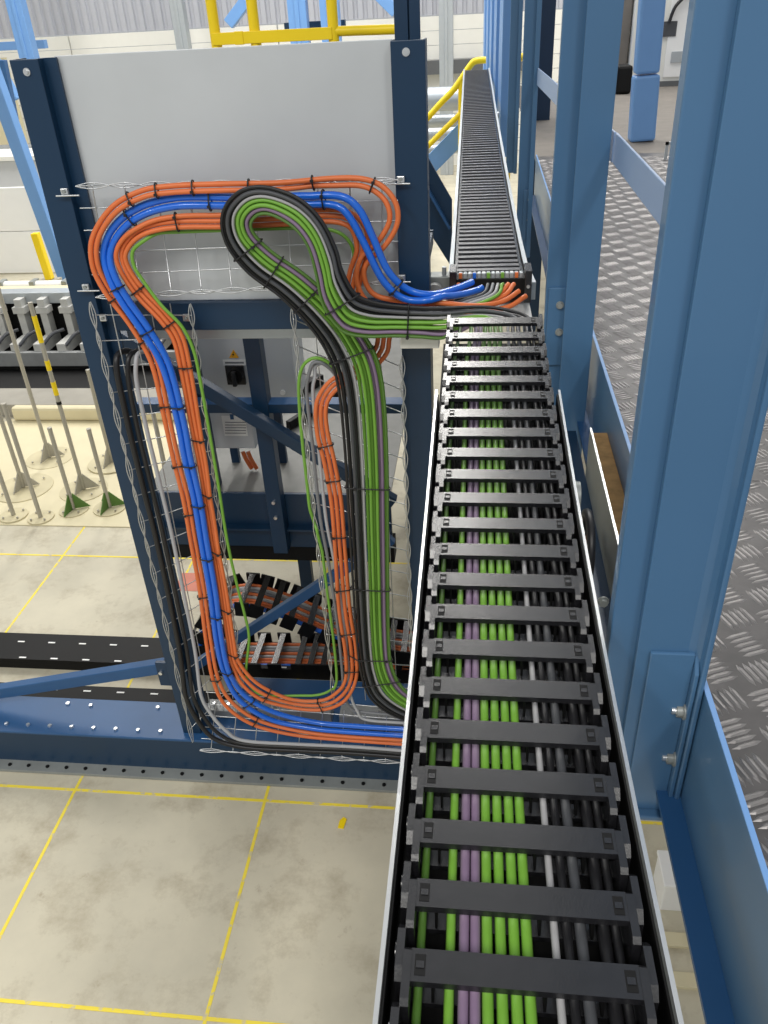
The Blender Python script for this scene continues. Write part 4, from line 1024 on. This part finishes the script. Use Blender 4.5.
nmz = {'orange': 'orange', 'blue_cable': 'blue', 'white_cable': 'pale', 'grey_cable': 'grey'}
for k, (m, dy) in enumerate(fcs):
    obj('%s_cable' % nmz[m].replace('pale', 'white'), MB().tube([q+V((0, dy, 0)) for q in lpth], .0095 if m != 'blue_cable' else .014, 6), m, None, 0,
        '%s cable inside the curled floor chain, %s of eight from the front' % (nmz[m], ['second', 'third', 'first', 'fourth', 'fifth', 'sixth', 'seventh', 'eighth'][k]), 'cable', 'cables in the floor chain')
tg = obj('chain_channel', MB().box((-1.28, 3.0, 0), (ux0-.01, 3.24, .12)), 'navy2', None, .003, 'blue channel on the floor between the base beam and the curled chain', 'channel')
obj('blue_strut', MB().bar(PY(185, 672, 3.11), PY(392, 538, 3.11), .04, .05), 'navy2', None, .004, 'blue diagonal strut crossing in front of the curled floor chain', 'brace')
obj('low_post', MB().box((PY(300, 580, 4.2).x+.0, 4.2, 0), (PY(312, 580, 4.2).x, 4.26, .9)), 'navy', None, .003, 'thin dark post under the rear platform', 'post')
# machine plate seen through the lower tray
lpz = thing('carriage_plate', (-.9, 2.84, .25), 'grey machined plates on the base beam behind the low wire tray', 'plate')
for k, (x0, x1) in enumerate(((205, 250), (258, 330), (338, 420))):
    a = PY(x0, 705, 2.82); b = PY(x1, 705, 2.82); obj('plate', MB().box((a.x, 2.81, .25), (b.x, 2.89, .30+.02*(k % 2))), 'machine_grey', lpz, .003)
    for j in range(3): obj('bolt', MB().cyl((a.x+(b.x-a.x)*(.2+.3*j), 2.83, .30), (a.x+(b.x-a.x)*(.2+.3*j), 2.83, .335), .01, 6), 'bright_steel', lpz)
# floor bits
yt = PZ(342, 823, 0)
obj('yellow_scrap', MB().prism([(yt.x-.015, yt.y-.03, .0), (yt.x+.012, yt.y-.032, 0), (yt.x+.02, yt.y+.02, 0), (yt.x+.004, yt.y+.03, 0), (yt.x-.012, yt.y+.01, 0)], (0,0,.006)), 'yellow', None, 0, 'small yellow scrap lying on the concrete floor', 'scrap')
red = PZ(192, 582, 0)
obj('red_floor_mark', MB().box((red.x-.10, red.y-.10, 0), (red.x+.14, red.y+.10, .002)), 'red', None, 0, 'faded red square painted on the floor behind the wires', 'floor mark')
# under the walkway at the lower right
q = PZ(684, 912, 0)
ub = thing('white_floor_box', (q.x, q.y, 0), 'white box on the floor seen under the walkway edge', 'box')
obj('body', MB().box((q.x-.10, q.y, 0), (q.x+.10, q.y+.16, .16)), 'white', ub, .006); obj('lid', MB().box((q.x-.105, q.y-.005, .16), (q.x+.105, q.y+.165, .18)), 'white', ub, .004)
for k in range(2):
    q = PZ(690, 945+40*k, 0); obj('floor_strip', MB().box((q.x-.4, q.y-.02, 0), (q.x+.5, q.y+.04, .02)), 'cream', None, .003, ('pale strip on the floor just below the white box', 'pale strip on the floor at the lower right edge, nearer the camera')[k], 'strip')
